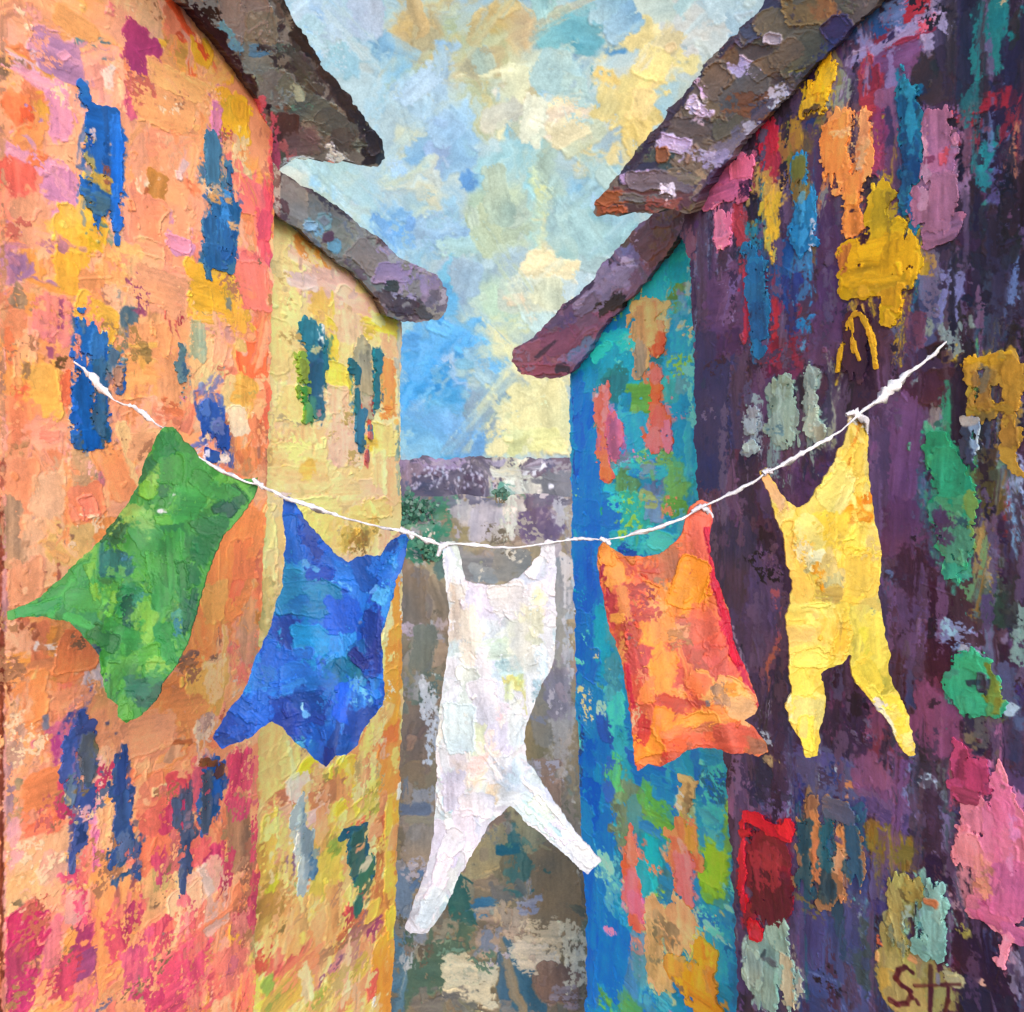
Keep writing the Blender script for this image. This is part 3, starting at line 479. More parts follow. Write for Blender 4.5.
s1.smear(110, (8, 24), (22, 70), (0, 0, 8, 90, -35, 40), (-20, -20, 285, 600)); s1.smear(70, (6, 20), (22, 80), (0, 0, 5, -5), (-20, 600, 285, 1110)); s1.warp(.8); s1.again(.5); s1.fill((0, 740, 262, 1012), 34, (10, 28), (24, 60), 'd8486c e0607a e8786c c84068 f08c78', 'd', 5); s1.drag(260, (2, 7), (3, 14), 20, 'dk', 30, (-20, 0, 285, 1100)); s1.speck(90, (10, 34), 'b07a58 8a6a50 f4d0a8 c86a58', (-10, 0, 285, 1110)); s1.scratch(120, (10, 40), (-10, 0, 285, 1110))
sheet_mesh("wall", s1, F1, W1.pos(0), W1.n, W1.px * .7, -W1.n * 2.5, M_WALL, h1, False, G_LEFT)
roof("roof", [(90, -130), (150, -60), (181, -2), (205, 28), (232, 62), (252, 92), (262, 108), (268, 122), (271, 166), (276, 168), (296, 160), (318, 163), (334, 166), (345, 161), (362, 166), (377, 166), (384, 158), (380, 142), (366, 122), (348, 96), (330, 76), (318, 58), (306, 42), (298, 28), (284, 2), (268, -30), (240, -130)],
          lambda x, y: 7.40 + .00192 * x + .00843 * y, "6b625c", """215 5 60 40 8a8680 k; 245 18 50 50 857e76 k; 262 30 30 40 84786e k; 225 30 20 10 45 6a9ab8 k; 240 48 26 8 40 6f9cc0 d; 212 16 26 10 45 2a1a1c d; 205 25 16 60 -42 281519 b; 235 62 12 60 -40 2a181c b; 255 92 10 40 -35 2a181c b; 258 56 34 30 807a72 k; 282 46 30 10 5f7268 w; 262 50 24 10 4a7a9c d; 276 55 50 12 30 3a3436 d; 290 70 60 20 40 55564c d; 275 86 34 34 77706a k; 292 92 40 22 40 66685c k; 312 110 50 30 35 5c5a50 k; 300 104 24 14 6a7a68 d; 335 126 44 30 35 5a544c k; 345 140 26 26 50403c w; 375 148 18 26 33363c e; 366 150 14 26 282428 k
292 14 10 60 -32 2c2022 b; 312 54 12 70 -36 33292a b; 340 96 12 70 -36 352c2e b; 366 130 12 46 -34 2f2a2e b; 300 68 20 60 -35 453c3a d; 285 128 30 30 4a2e30 k; 278 118 20 20 40 5c3a38 d; 300 142 40 24 5f4a48 w; 318 150 30 16 6a5652 d; 284 150 10 20 -30 b05a5c k; 274 142 6 50 c05068 d; 340 160 24 8 30 c8c4cc d; 332 152 6 14 -20 d8d4dc d; 330 164 8 6 d87a60 e; 296 162 30 5 b8c0cc d; 262 112 5 30 c84a5c d; 250 14 20 8 30 a89c90 d; 240 8 14 8 2a1a20 d; 220 8 14 12 95949a k; 296 90 18 6 60 a8a888 d""",
          [((190, -60, 380, 165), 60, (14, 36), (10, 26), "6b645e 7a736b 57504a 858078 4a4442", 'kwd', 35)], (-.9, .9, .45), h1, "dark grey eave with a darker maroon underside", G_ROOF)  # the wedge along the underside is painted a darker maroon

# ------------------------------------------------------------------ the yellow house
W2 = Wall(264, 9.1, 400, 12.0, -1)
h2 = thing("yellow_house", "pale yellow house beyond the orange one, under the lower grey eave on the left", "house", (W2.p0[0], W2.p0[1], 0))
s2 = Sheet(225, 150, 415, 1130, "f3d68e", .8 * FINE, W2.conv)
s2.fill((240, 190, 405, 760), 120, (10, 34), (16, 54), "f5da8e f2d086 f6c892 f5de8a efc294 f3d59a", 'kwbs')
s2.fill((240, 740, 405, 1030), 110, (5, 14), (20, 60), "f4d078 f2b86c f0b070 e8c460 f4c868 f0a870", 'bwbd')
s2.paint("""280 245 30 60 f2d88c k; 296 262 30 22 f2ccac w; 300 278 30 18 f3cfb8 k; 316 252 44 9 38 f5923c k; 300 245 20 8 40 f49a40 k; 328 282 54 40 f4c6a2 k; 360 305 34 26 f4c09c k; 290 305 36 84 f4d68c k; 280 350 24 60 f3d486 k; 322 306 18 28 d9b254 w; 320 315 10 10 b0945c d; 333 345 12 40 e0c840 k; 340 378 22 26 f2d44c k; 336 395 14 20 f0cc40 d; 384 324 26 18 f6da3e k; 372 332 44 10 f3d44a d; 362 318 20 8 f0d84a k; 378 318 10 8 d8d490 d; 388 385 14 58 f8a44c k; 386 412 12 12 f09038 d; 387 345 14 24 f8cc8c k; 345 350 14 30 f4d084 k; 338 405 24 36 f5c496 k; 345 440 36 50 f2c29e w; 325 435 24 40 f2cc88 k; 292 405 30 40 f3d68c k; 350 325 22 30 f4cc98 w
288 405 20 18 c8b078 d; 286 418 30 6 20 b0a074 d; 300 440 30 30 f0cc88 d; 300 468 60 44 f2d68a k; 290 473 34 12 f0c842 k; 308 470 20 16 e0b850 w; 320 482 12 30 d8b654 d; 275 455 18 30 d8b87c d; 385 442 24 34 f5d682 k; 372 498 44 34 f2c894 k; 345 490 30 30 f2d090 w; 392 480 14 50 f4c080 k; 380 470 14 40 f6d890 b; 370 440 14 14 f4d24c w; 398 390 3 130 8a9c9c b; 398 460 4 60 6a8a84 d; 265 505 24 30 f0d4a0 w; 275 490 26 12 30 d8c8d4 d
269 545 18 80 f2d492 k; 272 585 14 70 eecf90 k; 266 605 14 50 a8a06a d; 268 590 12 40 c0b070 d; 340 528 84 44 f5d274 k; 380 510 30 20 f5c47c k; 320 505 40 14 f3d488 k; 352 538 22 26 b89c48 d; 362 545 14 20 8a6a38 d; 375 528 10 22 c0a050 d; 394 600 13 60 f59c3c k; 388 625 10 44 f7dc9e k; 394 660 18 60 fba640 k; 388 702 26 56 fba842 k; 378 690 10 30 f5b050 w; 400 560 5 40 c8d0c8 d; 402 620 4 30 f4ecd4 d
374 735 34 44 f5945a k; 390 742 20 40 f58a44 k; 374 722 16 40 f0d488 k; 385 712 16 20 20 f4b878 k; 355 748 20 12 f6a45c w; 368 748 10 30 f0cc78 d; 276 742 38 46 f5d184 k; 270 775 26 44 f5d87e k; 290 760 30 30 f6d68a k; 316 764 34 22 f8d230 e; 322 778 14 10 a89a48 d
388 768 24 46 f89844 k; 345 778 22 34 f0d04e k; 366 785 26 44 f4d690 d; 362 775 10 34 c88a40 d; 380 778 12 8 a8b048 d; 284 794 36 14 e08c62 k; 300 788 22 30 f3d8cc k; 325 792 24 30 d98c5c w; 322 810 18 30 f0c0a0 d; 310 818 30 10 f2c8b0 k; 284 806 24 5 20 b86a48 k; 272 826 28 44 f5aa7a k; 280 815 24 14 f4b894 k; 268 850 20 60 f5d466 k; 282 845 12 40 f4a880 w; 270 880 22 30 d8da3e k; 278 868 16 12 9c8c4c w; 290 868 9 28 987080 k; 296 885 14 14 8a9a50 w; 284 885 20 10 a89c54 d
330 858 34 64 c9ba4a w; 336 846 16 16 9cb244 d; 322 845 18 30 d8b058 d; 345 806 20 18 e9d444 k; 370 798 22 20 c4bc4c w; 350 815 30 14 f0cc50 k; 380 808 14 12 a8b844 d; 357 824 26 8 f0785a k; 374 830 14 14 f2a878 k; 378 868 12 90 bc743e w; 382 830 6 30 c85c40 d; 391 848 11 110 f5c44e k; 395 830 8 70 f7b446 b; 400 790 5 14 f4eedc k; 385 905 16 60 d88a48 w; 392 925 10 30 e8c84a k
286 918 28 66 f2ba74 k; 305 952 34 60 f4ac6e k; 300 920 12 70 e8b468 b; 334 912 14 54 e8ac6a b; 318 940 14 60 f0bc78 k; 270 908 24 34 b28c4c w; 262 930 18 30 c8a050 w; 280 928 20 12 a8904c d; 264 948 14 34 e0604c w; 270 966 18 16 e07058 d; 286 968 40 12 c8605c w; 300 985 30 26 f0a870 k; 372 912 14 20 f0c050 k; 362 892 26 5 c85848 k; 350 915 10 22 d04c4c d; 365 922 24 22 a86c6a w; 358 908 9 20 2f6a64 k -10; 350 930 30 14 c87a50 d; 372 928 14 14 b04a6a d
345 956 24 34 c88a80 w; 330 972 26 12 a0647a d; 340 942 36 10 b07e5a d; 352 975 40 18 c8b452 w; 330 985 30 20 c0a850 d; 385 975 20 74 faa040 k; 392 950 8 60 f8a848 b; 280 998 50 28 d8b454 w; 262 985 14 44 cfd05a d; 272 1004 20 12 a8a850 d; 350 1000 50 20 f09c70 k; 372 985 9 28 e86c5c k; 375 1002 5 12 f4e8dc k; 315 1000 20 16 a0b04a d; 305 970 34 20 e88c64 d; 260 870 10 60 c8a050 d; 268 985 10 16 98b850 k""")
s2.drag(380, (2, 7), (3, 14), 16, 'dddk', 14, (262, 200, 405, 1100)); s2.drag(260, (1.5, 3.5), (2, 6), 12, 'k', 40, (262, 200, 405, 1100))
F2 = s2.poly([(200, 150), (258, 198), (284, 222), (312, 243), (350, 273), (382, 300), (402, 322), (400, 400), (400, 460), (401, 530), (402, 600), (402, 690), (400, 780), (396, 880), (393, 960), (391, 1012), (390, 1200), (200, 1200)], 1.2)
W2.sheet = s2
wall_base(W2, 230, 386, 1126, M_RENDER_YELLOW, h2)
w_ = win(W2, h2, "308 334 17 26 2a7c8e b; 316 360 18 50 24647e b; 313 385 16 50 2a5e7c b; 316 405 14 18 38707e b; 325 362 7 44 1f6a78 b; 308 350 18 8 d8c890 d; 312 330 6 10 d8e4e8 d; 321 336 4 22 f2f0ee k; 318 392 9 9 c8b8b0 d; 318 412 10 12 c48c8c d; 308 405 10 20 4a8a6a d", "tall teal window with white flecks")  # white flecks laid over the teal
win(W2, w_, "302 372 9 24 86a83e b; 302 395 10 24 3c8c3c b; 306 412 8 20 5a9a5a b", "bright green half shutter", "shutter")
w_ = win(W2, h2, "364 372 20 54 b2aa88 b; 364 395 14 40 aaa07e b; 362 412 12 14 b09a80 b; 366 365 4 40 8a8468 d; 370 385 3 40 5a6a60 d; 362 400 14 10 c8b094 d; 372 405 5 16 c4483c d; 358 408 4 8 d85a48 d")
win(W2, w_, "351 364 9 12 1f7082 b; 356 388 5 44 2a6c7e b", None, "shutter"); win(W2, w_, "376 362 9 26 1f7284 b; 375 390 5 38 246a7c b", None, "shutter")
win(W2, w_, "358 428 9 34 2a6c90 b; 362 446 6 14 3a6a70 b; 369 432 4 18 d0503c b; 366 456 3 14 c0504c b", "blue green drips with a red streak below the sill", "sill")
win(W2, h2, "299 828 11 48 b8c8cc b; 306 850 12 50 92aaba b; 301 872 8 40 ccd6d8 b; 312 870 7 24 5a86a8 b; 303 820 4 30 6f98b8 d; 296 848 5 40 d8dcd8 d; 308 862 5 30 6a94b4 d", "pale blue and white streaked window")
win(W2, h2, "352 830 26 10 25 2f6c84 b; 358 852 18 38 4a6c66 b; 364 872 20 34 4c7a5e b; 352 850 10 30 3a706c b; 358 848 8 6 f0b080 d; 362 866 7 6 e8d8b0 d", "dark green window at street level")
s2.smear(70, (4, 12), (16, 50), (0, 0, 6), (262, 190, 405, 1110)); s2.warp(.7); s2.again(.6); s2.fill((262, 740, 400, 1012), 46, (4, 10), (16, 54), 'f8de8c f6d27c f8e09c f6b87c f8cc78 f4a870 f6c494', 'bd', 3); s2.drag(160, (2, 5), (3, 12), 14, 'dk', 10, (262, 200, 405, 1100)); s2.speck(50, (8, 24), 'f8e8b0 c8b070 b8a060 f4c8a0', (262, 200, 405, 1110)); s2.scratch(60, (8, 26), (262, 200, 405, 1110))
sheet_mesh("wall", s2, F2, W2.pos(0), W2.n, W2.px * .7, -W2.n * 2.4, M_WALL, h2, False, G_YEL)
roof("roof", [(240, 140), (262, 146), (276, 168), (300, 183), (326, 197), (350, 215), (380, 240), (402, 261), (428, 270), (446, 290), (449, 305), (440, 319), (422, 323), (402, 323), (390, 316), (376, 298), (352, 272), (330, 256), (306, 236), (284, 221), (268, 210), (240, 190)],
     lambda x, y: np.maximum(8.98 + (x - 276) * .0215, 9.06), "6e6a66", """290 190 44 36 30 75716c k; 312 212 54 30 35 6c6864 k; 345 240 60 34 40 72706c k; 370 262 50 30 40 6c6a66 k; 318 222 30 18 5a84a0 k; 312 226 16 10 6a94b4 e; 334 245 12 14 5a86a4 e; 327 236 10 9 4a2c38 k; 280 205 12 30 -20 4a2830 d; 286 195 20 10 40 3f2a30 d; 276 178 12 24 3c2428 d; 320 195 60 6 32 3a2f34 b; 352 216 50 7 38 352d34 b; 385 244 40 8 40 38323a b; 340 262 40 4 38 4a4044 d; 300 232 30 5 35 504448 d; 355 270 30 5 40 3f3640 d
395 275 36 24 6c6488 k; 410 285 40 20 756c90 w; 402 268 24 8 35 9a94b4 d; 390 285 14 12 25222a k; 408 305 30 22 2a2530 k; 395 300 24 20 302a34 k; 425 312 20 14 3a3440 e; 430 285 26 30 6a6078 w; 438 300 18 24 5a5062 w; 440 312 14 16 6c6470 d; 385 300 20 10 38 35303c d; 405 295 20 3 20 8a84a0 k; 415 268 30 10 25 6a6484 d; 445 300 6 16 8a8494 d; 400 318 14 6 4a5a58 k; 372 245 30 10 40 7e7c78 d; 395 258 14 10 7c7c7c k""",
     [((265, 165, 445, 320), 45, (12, 34), (8, 20), "6e6a66 7a7672 5e5a58 68646a", 'kwd', 38)], (-.9, .9, .45), h2, "slate grey eave with violet tip and blue daubs", (1.5, 1.5, 1.5))
# ------------------------------------------------------------------ the teal house
W3 = Wall(750, 9.3, 572, 12.0, 1)
h3 = thing("teal_house", "narrow teal and bright blue house with coral windows, right of the lane end", "house", (W3.p0[0], W3.p0[1], 0))
s3 = Sheet(560, 150, 775, 1130, "2088a4", .8 * FINE, W3.conv)
s3.fill((572, 215, 745, 640), 110, (10, 30), (16, 50), "1f8aae 1f95a8 2a9a9e 1f78bc 3f9aa2 2f84a2 2aa0a8", 'kwb')
s3.fill((572, 640, 745, 1030), 110, (10, 30), (16, 50), "1f7ab8 1f8aa8 2a80b8 1e70c4 3f90a8 2f7c9c 1f84b4", 'kwb')
s3.paint("""676 270 20 26 1fa0a4 k; 676 288 22 30 80903a k; 672 305 14 24 6f8a3c w; 650 288 34 44 30aab2 k; 690 296 5 60 cabcae d; 684 300 9 24 8a7aa4 k; 680 320 14 40 5a9ab0 w; 640 300 20 20 2fa8b4 k; 662 280 14 14 28a4a8 k; 622 358 40 36 1c7c90 k; 606 340 40 14 20a4ac k; 600 366 34 44 1f92a4 k; 618 382 30 34 2a7078 w; 625 345 40 6 -20 28b0b4 k; 592 360 24 34 1a88a0 k; 638 356 14 24 7c7c92 k; 655 366 18 30 1f7278 k; 680 345 18 40 30a0b8 k; 676 362 12 18 2a8cd4 k
580 412 18 56 1d74ca k; 578 388 12 30 1a6cb4 k; 586 380 18 30 1f8aa8 k; 612 385 20 26 2a7a7c w; 630 408 24 26 3aa2d2 k; 640 396 30 28 70963a k; 644 390 18 20 7a9a3c e; 638 418 8 22 7aa44c b; 684 428 20 74 1c8ca8 k; 680 402 14 24 7c9c82 d; 670 392 14 20 3f9a90 w; 684 380 12 24 6a9aa0 w; 636 432 26 40 2a92d2 k; 625 400 10 20 1f7f9c k; 612 460 40 20 6a7a80 d; 630 455 40 14 5aa890 d; 590 482 28 50 1c72cc k; 588 460 20 24 2a84c8 w; 604 490 14 24 2484b8 k; 624 482 14 34 6c8a54 w; 616 492 20 14 2aa0b0 k; 642 462 34 30 2f9c9a d; 646 470 30 20 2a80b8 d; 655 488 20 50 70788e w; 650 472 18 14 7a8290 k; 676 482 18 44 70a052 w; 672 465 10 24 60a070 k; 688 468 10 40 2a9098 k; 690 440 6 60 3a8a9a b
594 520 42 52 1c72c8 k; 606 512 24 30 1a68c0 k; 597 510 9 12 2f9a5c e; 636 512 26 34 30a294 k; 640 520 14 24 5a9a70 w; 656 512 20 26 7482a0 k; 676 505 22 16 70a042 k; 682 520 12 20 4a9ab0 k; 664 545 34 24 3a9cda k; 632 542 44 22 2a949a k; 642 545 8 20 20 3fb0d0 k; 655 552 14 20 -30 48a8dc k; 585 562 30 70 1f68c2 k; 592 592 30 66 2068c6 k; 580 540 14 30 1c60b0 w; 594 650 34 64 1f82c4 k; 604 640 22 70 1d8caa k; 612 656 12 54 4c8c92 w; 588 690 20 40 1a78c0 w; 592 702 28 34 1a7aca k; 602 690 28 9 5c8c72 d; 596 740 24 36 1c70c8 k; 606 728 16 28 2a4a9c k; 595 729 9 4 40 e8eefa k; 602 708 10 14 d0e0e8 d; 616 718 16 54 4cb2c2 k; 606 748 20 30 3fa8c0 w; 620 740 14 40 3a9cb0 k; 612 690 10 30 4a90a0 d
596 802 26 110 1c76cc k; 590 780 16 60 2458b0 w; 610 780 14 50 3060b0 k; 604 830 20 50 1a70d8 k; 618 798 14 62 707c5a w; 612 770 10 24 5a8a50 d; 622 825 20 40 7a7a60 d; 615 826 16 24 3aaab2 k; 615 829 8 7 707c64 e; 630 800 18 40 7a7c5c w; 628 770 16 30 2a9ab0 k; 636 815 14 30 4a8a90 w; 652 775 44 24 206ac6 k; 645 762 44 14 2a5cb8 k; 662 790 34 34 1e72ca k; 655 800 26 30 609c4a w; 648 810 8 12 d8d8b0 d; 665 832 28 26 6a9c42 w; 672 815 20 16 5a9a60 d; 650 828 26 14 3a80b0 k
720 790 22 62 3a9cdc k; 712 770 16 30 1f80a4 k; 703 790 8 60 20 8ad0e0 d; 722 801 24 12 8c9c42 k; 712 815 24 14 5aa8b0 w; 716 840 18 22 4aa2cc k; 726 830 12 30 8aa840 w; 716 872 30 54 8ca62a k; 718 895 24 36 7c9c2e k; 705 860 10 20 9ab03a w; 704 840 10 34 3f94d0 k; 650 862 22 74 1a8c9c k; 645 885 16 40 1f94a8 k; 665 885 16 34 4a6c74 w; 676 905 40 26 2a78a4 w; 700 920 30 26 2478b0 k; 652 905 26 16 2078b4 k
606 878 26 56 6caac8 d; 598 868 20 40 a8d0e4 d; 612 895 30 40 5a9ac0 d; 620 860 14 44 2a6a90 d; 605 945 42 84 1e72d4 k; 594 920 18 60 1c6cc8 k; 620 925 24 40 2a84b4 w; 627 962 16 50 4c82aa w; 638 950 14 40 7a8090 d; 642 965 14 40 5a8498 w; 632 945 20 16 c06a60 d; 648 975 14 40 2a8cb8 k; 645 935 10 40 1f80b8 k; 725 952 22 74 2082b4 k; 730 915 18 40 1f78a8 w; 722 966 9 30 a08c84 w; 718 935 24 8 a8c0d0 d; 735 985 14 44 1c70a0 b; 618 998 60 30 628c44 w; 600 1000 30 16 7aa03c d; 645 990 30 34 4a8090 d; 660 1000 24 16 4a9ab0 d; 590 990 10 30 3f6a90 d; 576 480 5 200 1a4a98 b; 582 830 4 200 20386a d; 738 880 6 100 2a5a80 d; 730 890 16 6 6ac0d8 d; 734 912 14 3 8ad0e0 d""")
s3.drag(380, (2, 7), (3, 14), 16, 'dddk', 14, (570, 200, 750, 1100)); s3.drag(240, (1.5, 3.5), (2, 6), 12, 'k', 40, (570, 200, 750, 1100))
F3 = s3.poly([(775, 150), (720, 195), (694, 225), (660, 262), (632, 290), (602, 326), (570, 371), (571, 460), (572, 545), (575, 620), (577, 700), (580, 780), (583, 850), (586, 920), (587, 1012), (588, 1200), (775, 1200)], 1.2)
W3.sheet = s3
wall_base(W3, 590, 770, 1126, M_RENDER_TEAL, h3)
T3 = dict(gain=G_TWIN)
win(W3, h3, "646 322 30 46 eaba7a b; 642 308 20 16 e8bc80 e; 660 318 14 30 e8b078 b; 640 358 12 34 a8927a b; 652 326 14 8 9a9a60 d; 655 338 12 10 b0a068 d; 658 350 9 14 f2643c b; 662 342 8 18 f06a40 b", "peach arched window with an orange fleck", **T3)
win(W3, h3, "601 410 11 40 f0766a b; 603 440 12 40 f0744c b; 606 408 6 50 f2929a b; 616 438 14 46 cc6c9c b; 610 425 8 30 d86a8c b; 598 442 12 14 c87080 d; 606 462 9 18 f2784c b; 607 474 12 14 f27a4a b", "coral, pink and magenta window", **T3)
win(W3, h3, "657 384 13 28 f26a42 b; 658 375 9 14 f08078 b; 657 410 10 30 f06c4a b; 660 428 18 36 f06e68 b; 654 442 14 24 f07c88 b; 668 434 9 40 ee84a4 b; 648 446 16 8 e890a0 d; 664 442 6 14 4a8a90 d", **T3)
win(W3, h3, "687 790 16 24 c4ae7c b; 688 810 9 24 bca474 b; 686 780 14 8 c8b484 b; 690 800 5 30 7a6a50 d; 681 800 4 10 e8d8a8 k", "small beige window", **T3)
win(W3, h3, "634 850 10 34 f2806c b; 630 868 13 40 f07a5c b; 633 890 16 40 ec7080 b; 639 908 15 26 e8709a b; 637 922 11 14 f0644c b; 632 872 5 50 f08c98 d; 626 866 6 20 e8643c d", "tall coral window, crooked at its foot", **T3)
win(W3, h3, "682 828 9 24 e09060 b; 692 838 12 26 c0a048 b; 680 855 22 40 f0825c b; 686 876 20 44 f0848c b; 690 898 8 20 f07c54 b; 698 862 8 20 f07a58 b; 672 852 8 16 f08860 b; 677 890 6 6 f07050 b; 685 860 8 30 f0a098 d", **T3)
d3 = win(W3, h3, "672 928 46 54 dab486 b; 683 915 28 30 e0b684 b; 655 950 18 60 caa878 b; 664 975 20 34 c8b080 b; 665 930 20 30 a89878 d; 655 940 8 50 8a8a70 d; 672 955 20 24 b09060 d", "tan door", "door", **T3)
win(W3, d3, "704 950 24 30 f4a630 b; 690 975 44 44 f2a42c b; 700 1000 36 26 f0a42c b; 675 965 20 20 d8a050 b; 712 975 10 50 e09040 b; 690 960 16 20 b09a6a d; 705 980 16 24 b08a48 d; 682 990 14 16 7a7060 d", "orange yellow lower panel", "door_panel", **T3)
s3.paint("""583 420 16 60 0f6cd8 k; 590 485 24 50 1068d4 k; 588 530 22 60 0f62cc k; 586 580 18 70 1a5cc8 k; 592 625 22 60 1f7cd8 k; 590 700 20 50 1a78d8 k; 592 810 16 100 1070dc k; 604 945 36 84 0f70e4 k; 596 900 16 50 1a6cd0 k; 630 340 30 16 30c0c4 k; 650 290 26 30 38c4c8 k; 618 372 30 40 20a4ae k; 606 350 26 14 -35 34c8c8 k; 684 430 14 60 20a0bc k; 625 470 20 14 34b8c8 d; 655 458 30 14 8ab060 d; 646 500 20 16 b0a060 d; 690 380 8 80 7ac0a8 d; 615 505 16 16 40c0c0 d; 664 545 30 20 50b8ec k; 616 720 14 50 5accd4 k; 656 772 40 18 1a6ce0 k; 664 790 26 26 2080e4 k; 716 790 16 50 4ab4f0 k; 716 872 24 44 a0c030 k; 650 860 16 60 20a8b4 k; 640 640 10 60 2a9ab0 k; 622 815 10 60 8a9060 d; 655 805 20 20 78b44c d; 725 955 16 60 2a94cc k; 615 770 12 30 60b060 d""")
s3.smear(60, (5, 12), (14, 46), (0, 0, 6), (568, 200, 755, 1110)); s3.warp(.7); s3.again(.55); s3.fill((576, 600, 594, 1000), 26, (9, 20), (30, 70), '0f62d0 1668d8 0c58c4 1a74e0', 'kb', 2); s3.fill((574, 380, 590, 600), 12, (9, 16), (30, 60), '0f62cc 1668d4', 'kb', 2); s3.drag(220, (2, 6), (3, 12), 16, 'dk', 20, (568, 200, 755, 1100)); s3.speck(70, (8, 24), 'f0805c e87ca0 9ab848 f0c080 70d0d8 1a4a98', (570, 210, 755, 1110)); s3.scratch(50, (8, 26), (570, 200, 755, 1110))
sheet_mesh("wall", s3, F3, W3.pos(0), W3.n, W3.px * .7, -W3.n * 2.4, M_WALL, h3, False, G_TEAL)
roof("roof", [(640, 222), (660, 208), (700, 196), (720, 196), (700, 216), (684, 226), (672, 246), (655, 270), (632, 296), (610, 322), (590, 346), (572, 372), (556, 379), (538, 379), (518, 370), (511, 362), (514, 348), (540, 330), (562, 308), (590, 284), (612, 256), (628, 236)],
     lambda x, y: 9.8 + (693 - x) * .0163, "7a5a74", """650 238 40 34 -45 6a4a48 k; 665 232 20 40 6c4c3c w; 648 250 30 24 -45 8a6078 k; 640 242 24 12 -40 b48aa4 d; 640 245 28 4 30 b8a8c0 k; 655 258 18 30 5a3a30 d; 615 268 50 26 -45 8c7ca4 k; 600 290 50 26 -42 877a9e w; 625 272 30 18 -45 9a8ab0 w; 590 305 30 14 -42 6a5c7c k; 608 305 34 14 -30 3a2a2c k; 618 298 18 14 352628 k; 590 322 34 22 -35 85506a k; 600 318 30 14 -40 945a78 w; 572 325 40 22 -40 75506c k; 560 340 40 26 -30 7e4c60 k; 545 355 44 26 86505f k; 530 358 34 22 8a5060 e; 548 370 40 12 7a4658 k; 580 345 22 14 -40 6c7a98 w; 572 356 20 12 -40 7a6a90 d; 563 368 14 10 352a38 k; 545 350 30 3 -40 4a3040 k; 605 268 60 4 -45 3a2e44 d; 575 298 50 4 -42 40344a d; 540 332 50 5 -32 5a4a62 d; 518 360 10 16 80505c k; 680 215 24 16 5a3a34 w; 662 222 20 14 6a4a54 k; 630 262 14 6 c8b8d0 d""",
     [((515, 210, 690, 375), 40, (12, 32), (8, 20), "7a5a74 85607a 6a4c66 8a6c8c", 'kwd', -40)], (.9, .9, .45), h3, "plum and lilac eave coming to a rounded tip", G_ROOF2)

# ------------------------------------------------------------------ the purple house
W4 = Wall(1024, 6.4, 693, 9.0, 1)
h4 = thing("purple_house", "tall dark purple house streaked with many colours, nearest on the right of the lane", "house", (W4.p0[0], W4.p0[1], 0))
s4 = Sheet(665, -110, 1150, 1130, "4c3653", .85 * FINE, W4.conv)
s4.fill((690, -60, 1150, 1020), 430, (10, 40), (30, 120), "543a5a 4a3050 3c2a48 5f4668 6a4c6c 332744 4a2c42 50304a 463458 241a2c 2a1c30 30243a", 'bbwk', 3)
s4.fill((800, 250, 1024, 760), 70, (6, 20), (20, 80), "5a5474 2f2a44 3a3a58 6a5a7c 44243a 6a6a80", 'bd', 3)
s4.fill((720, 760, 1024, 1012), 90, (8, 26), (20, 70), "44406c 3a3a64 5a4a78 2f2a44 4a3458 6a4a78 3f4a74", 'bdw', 4)
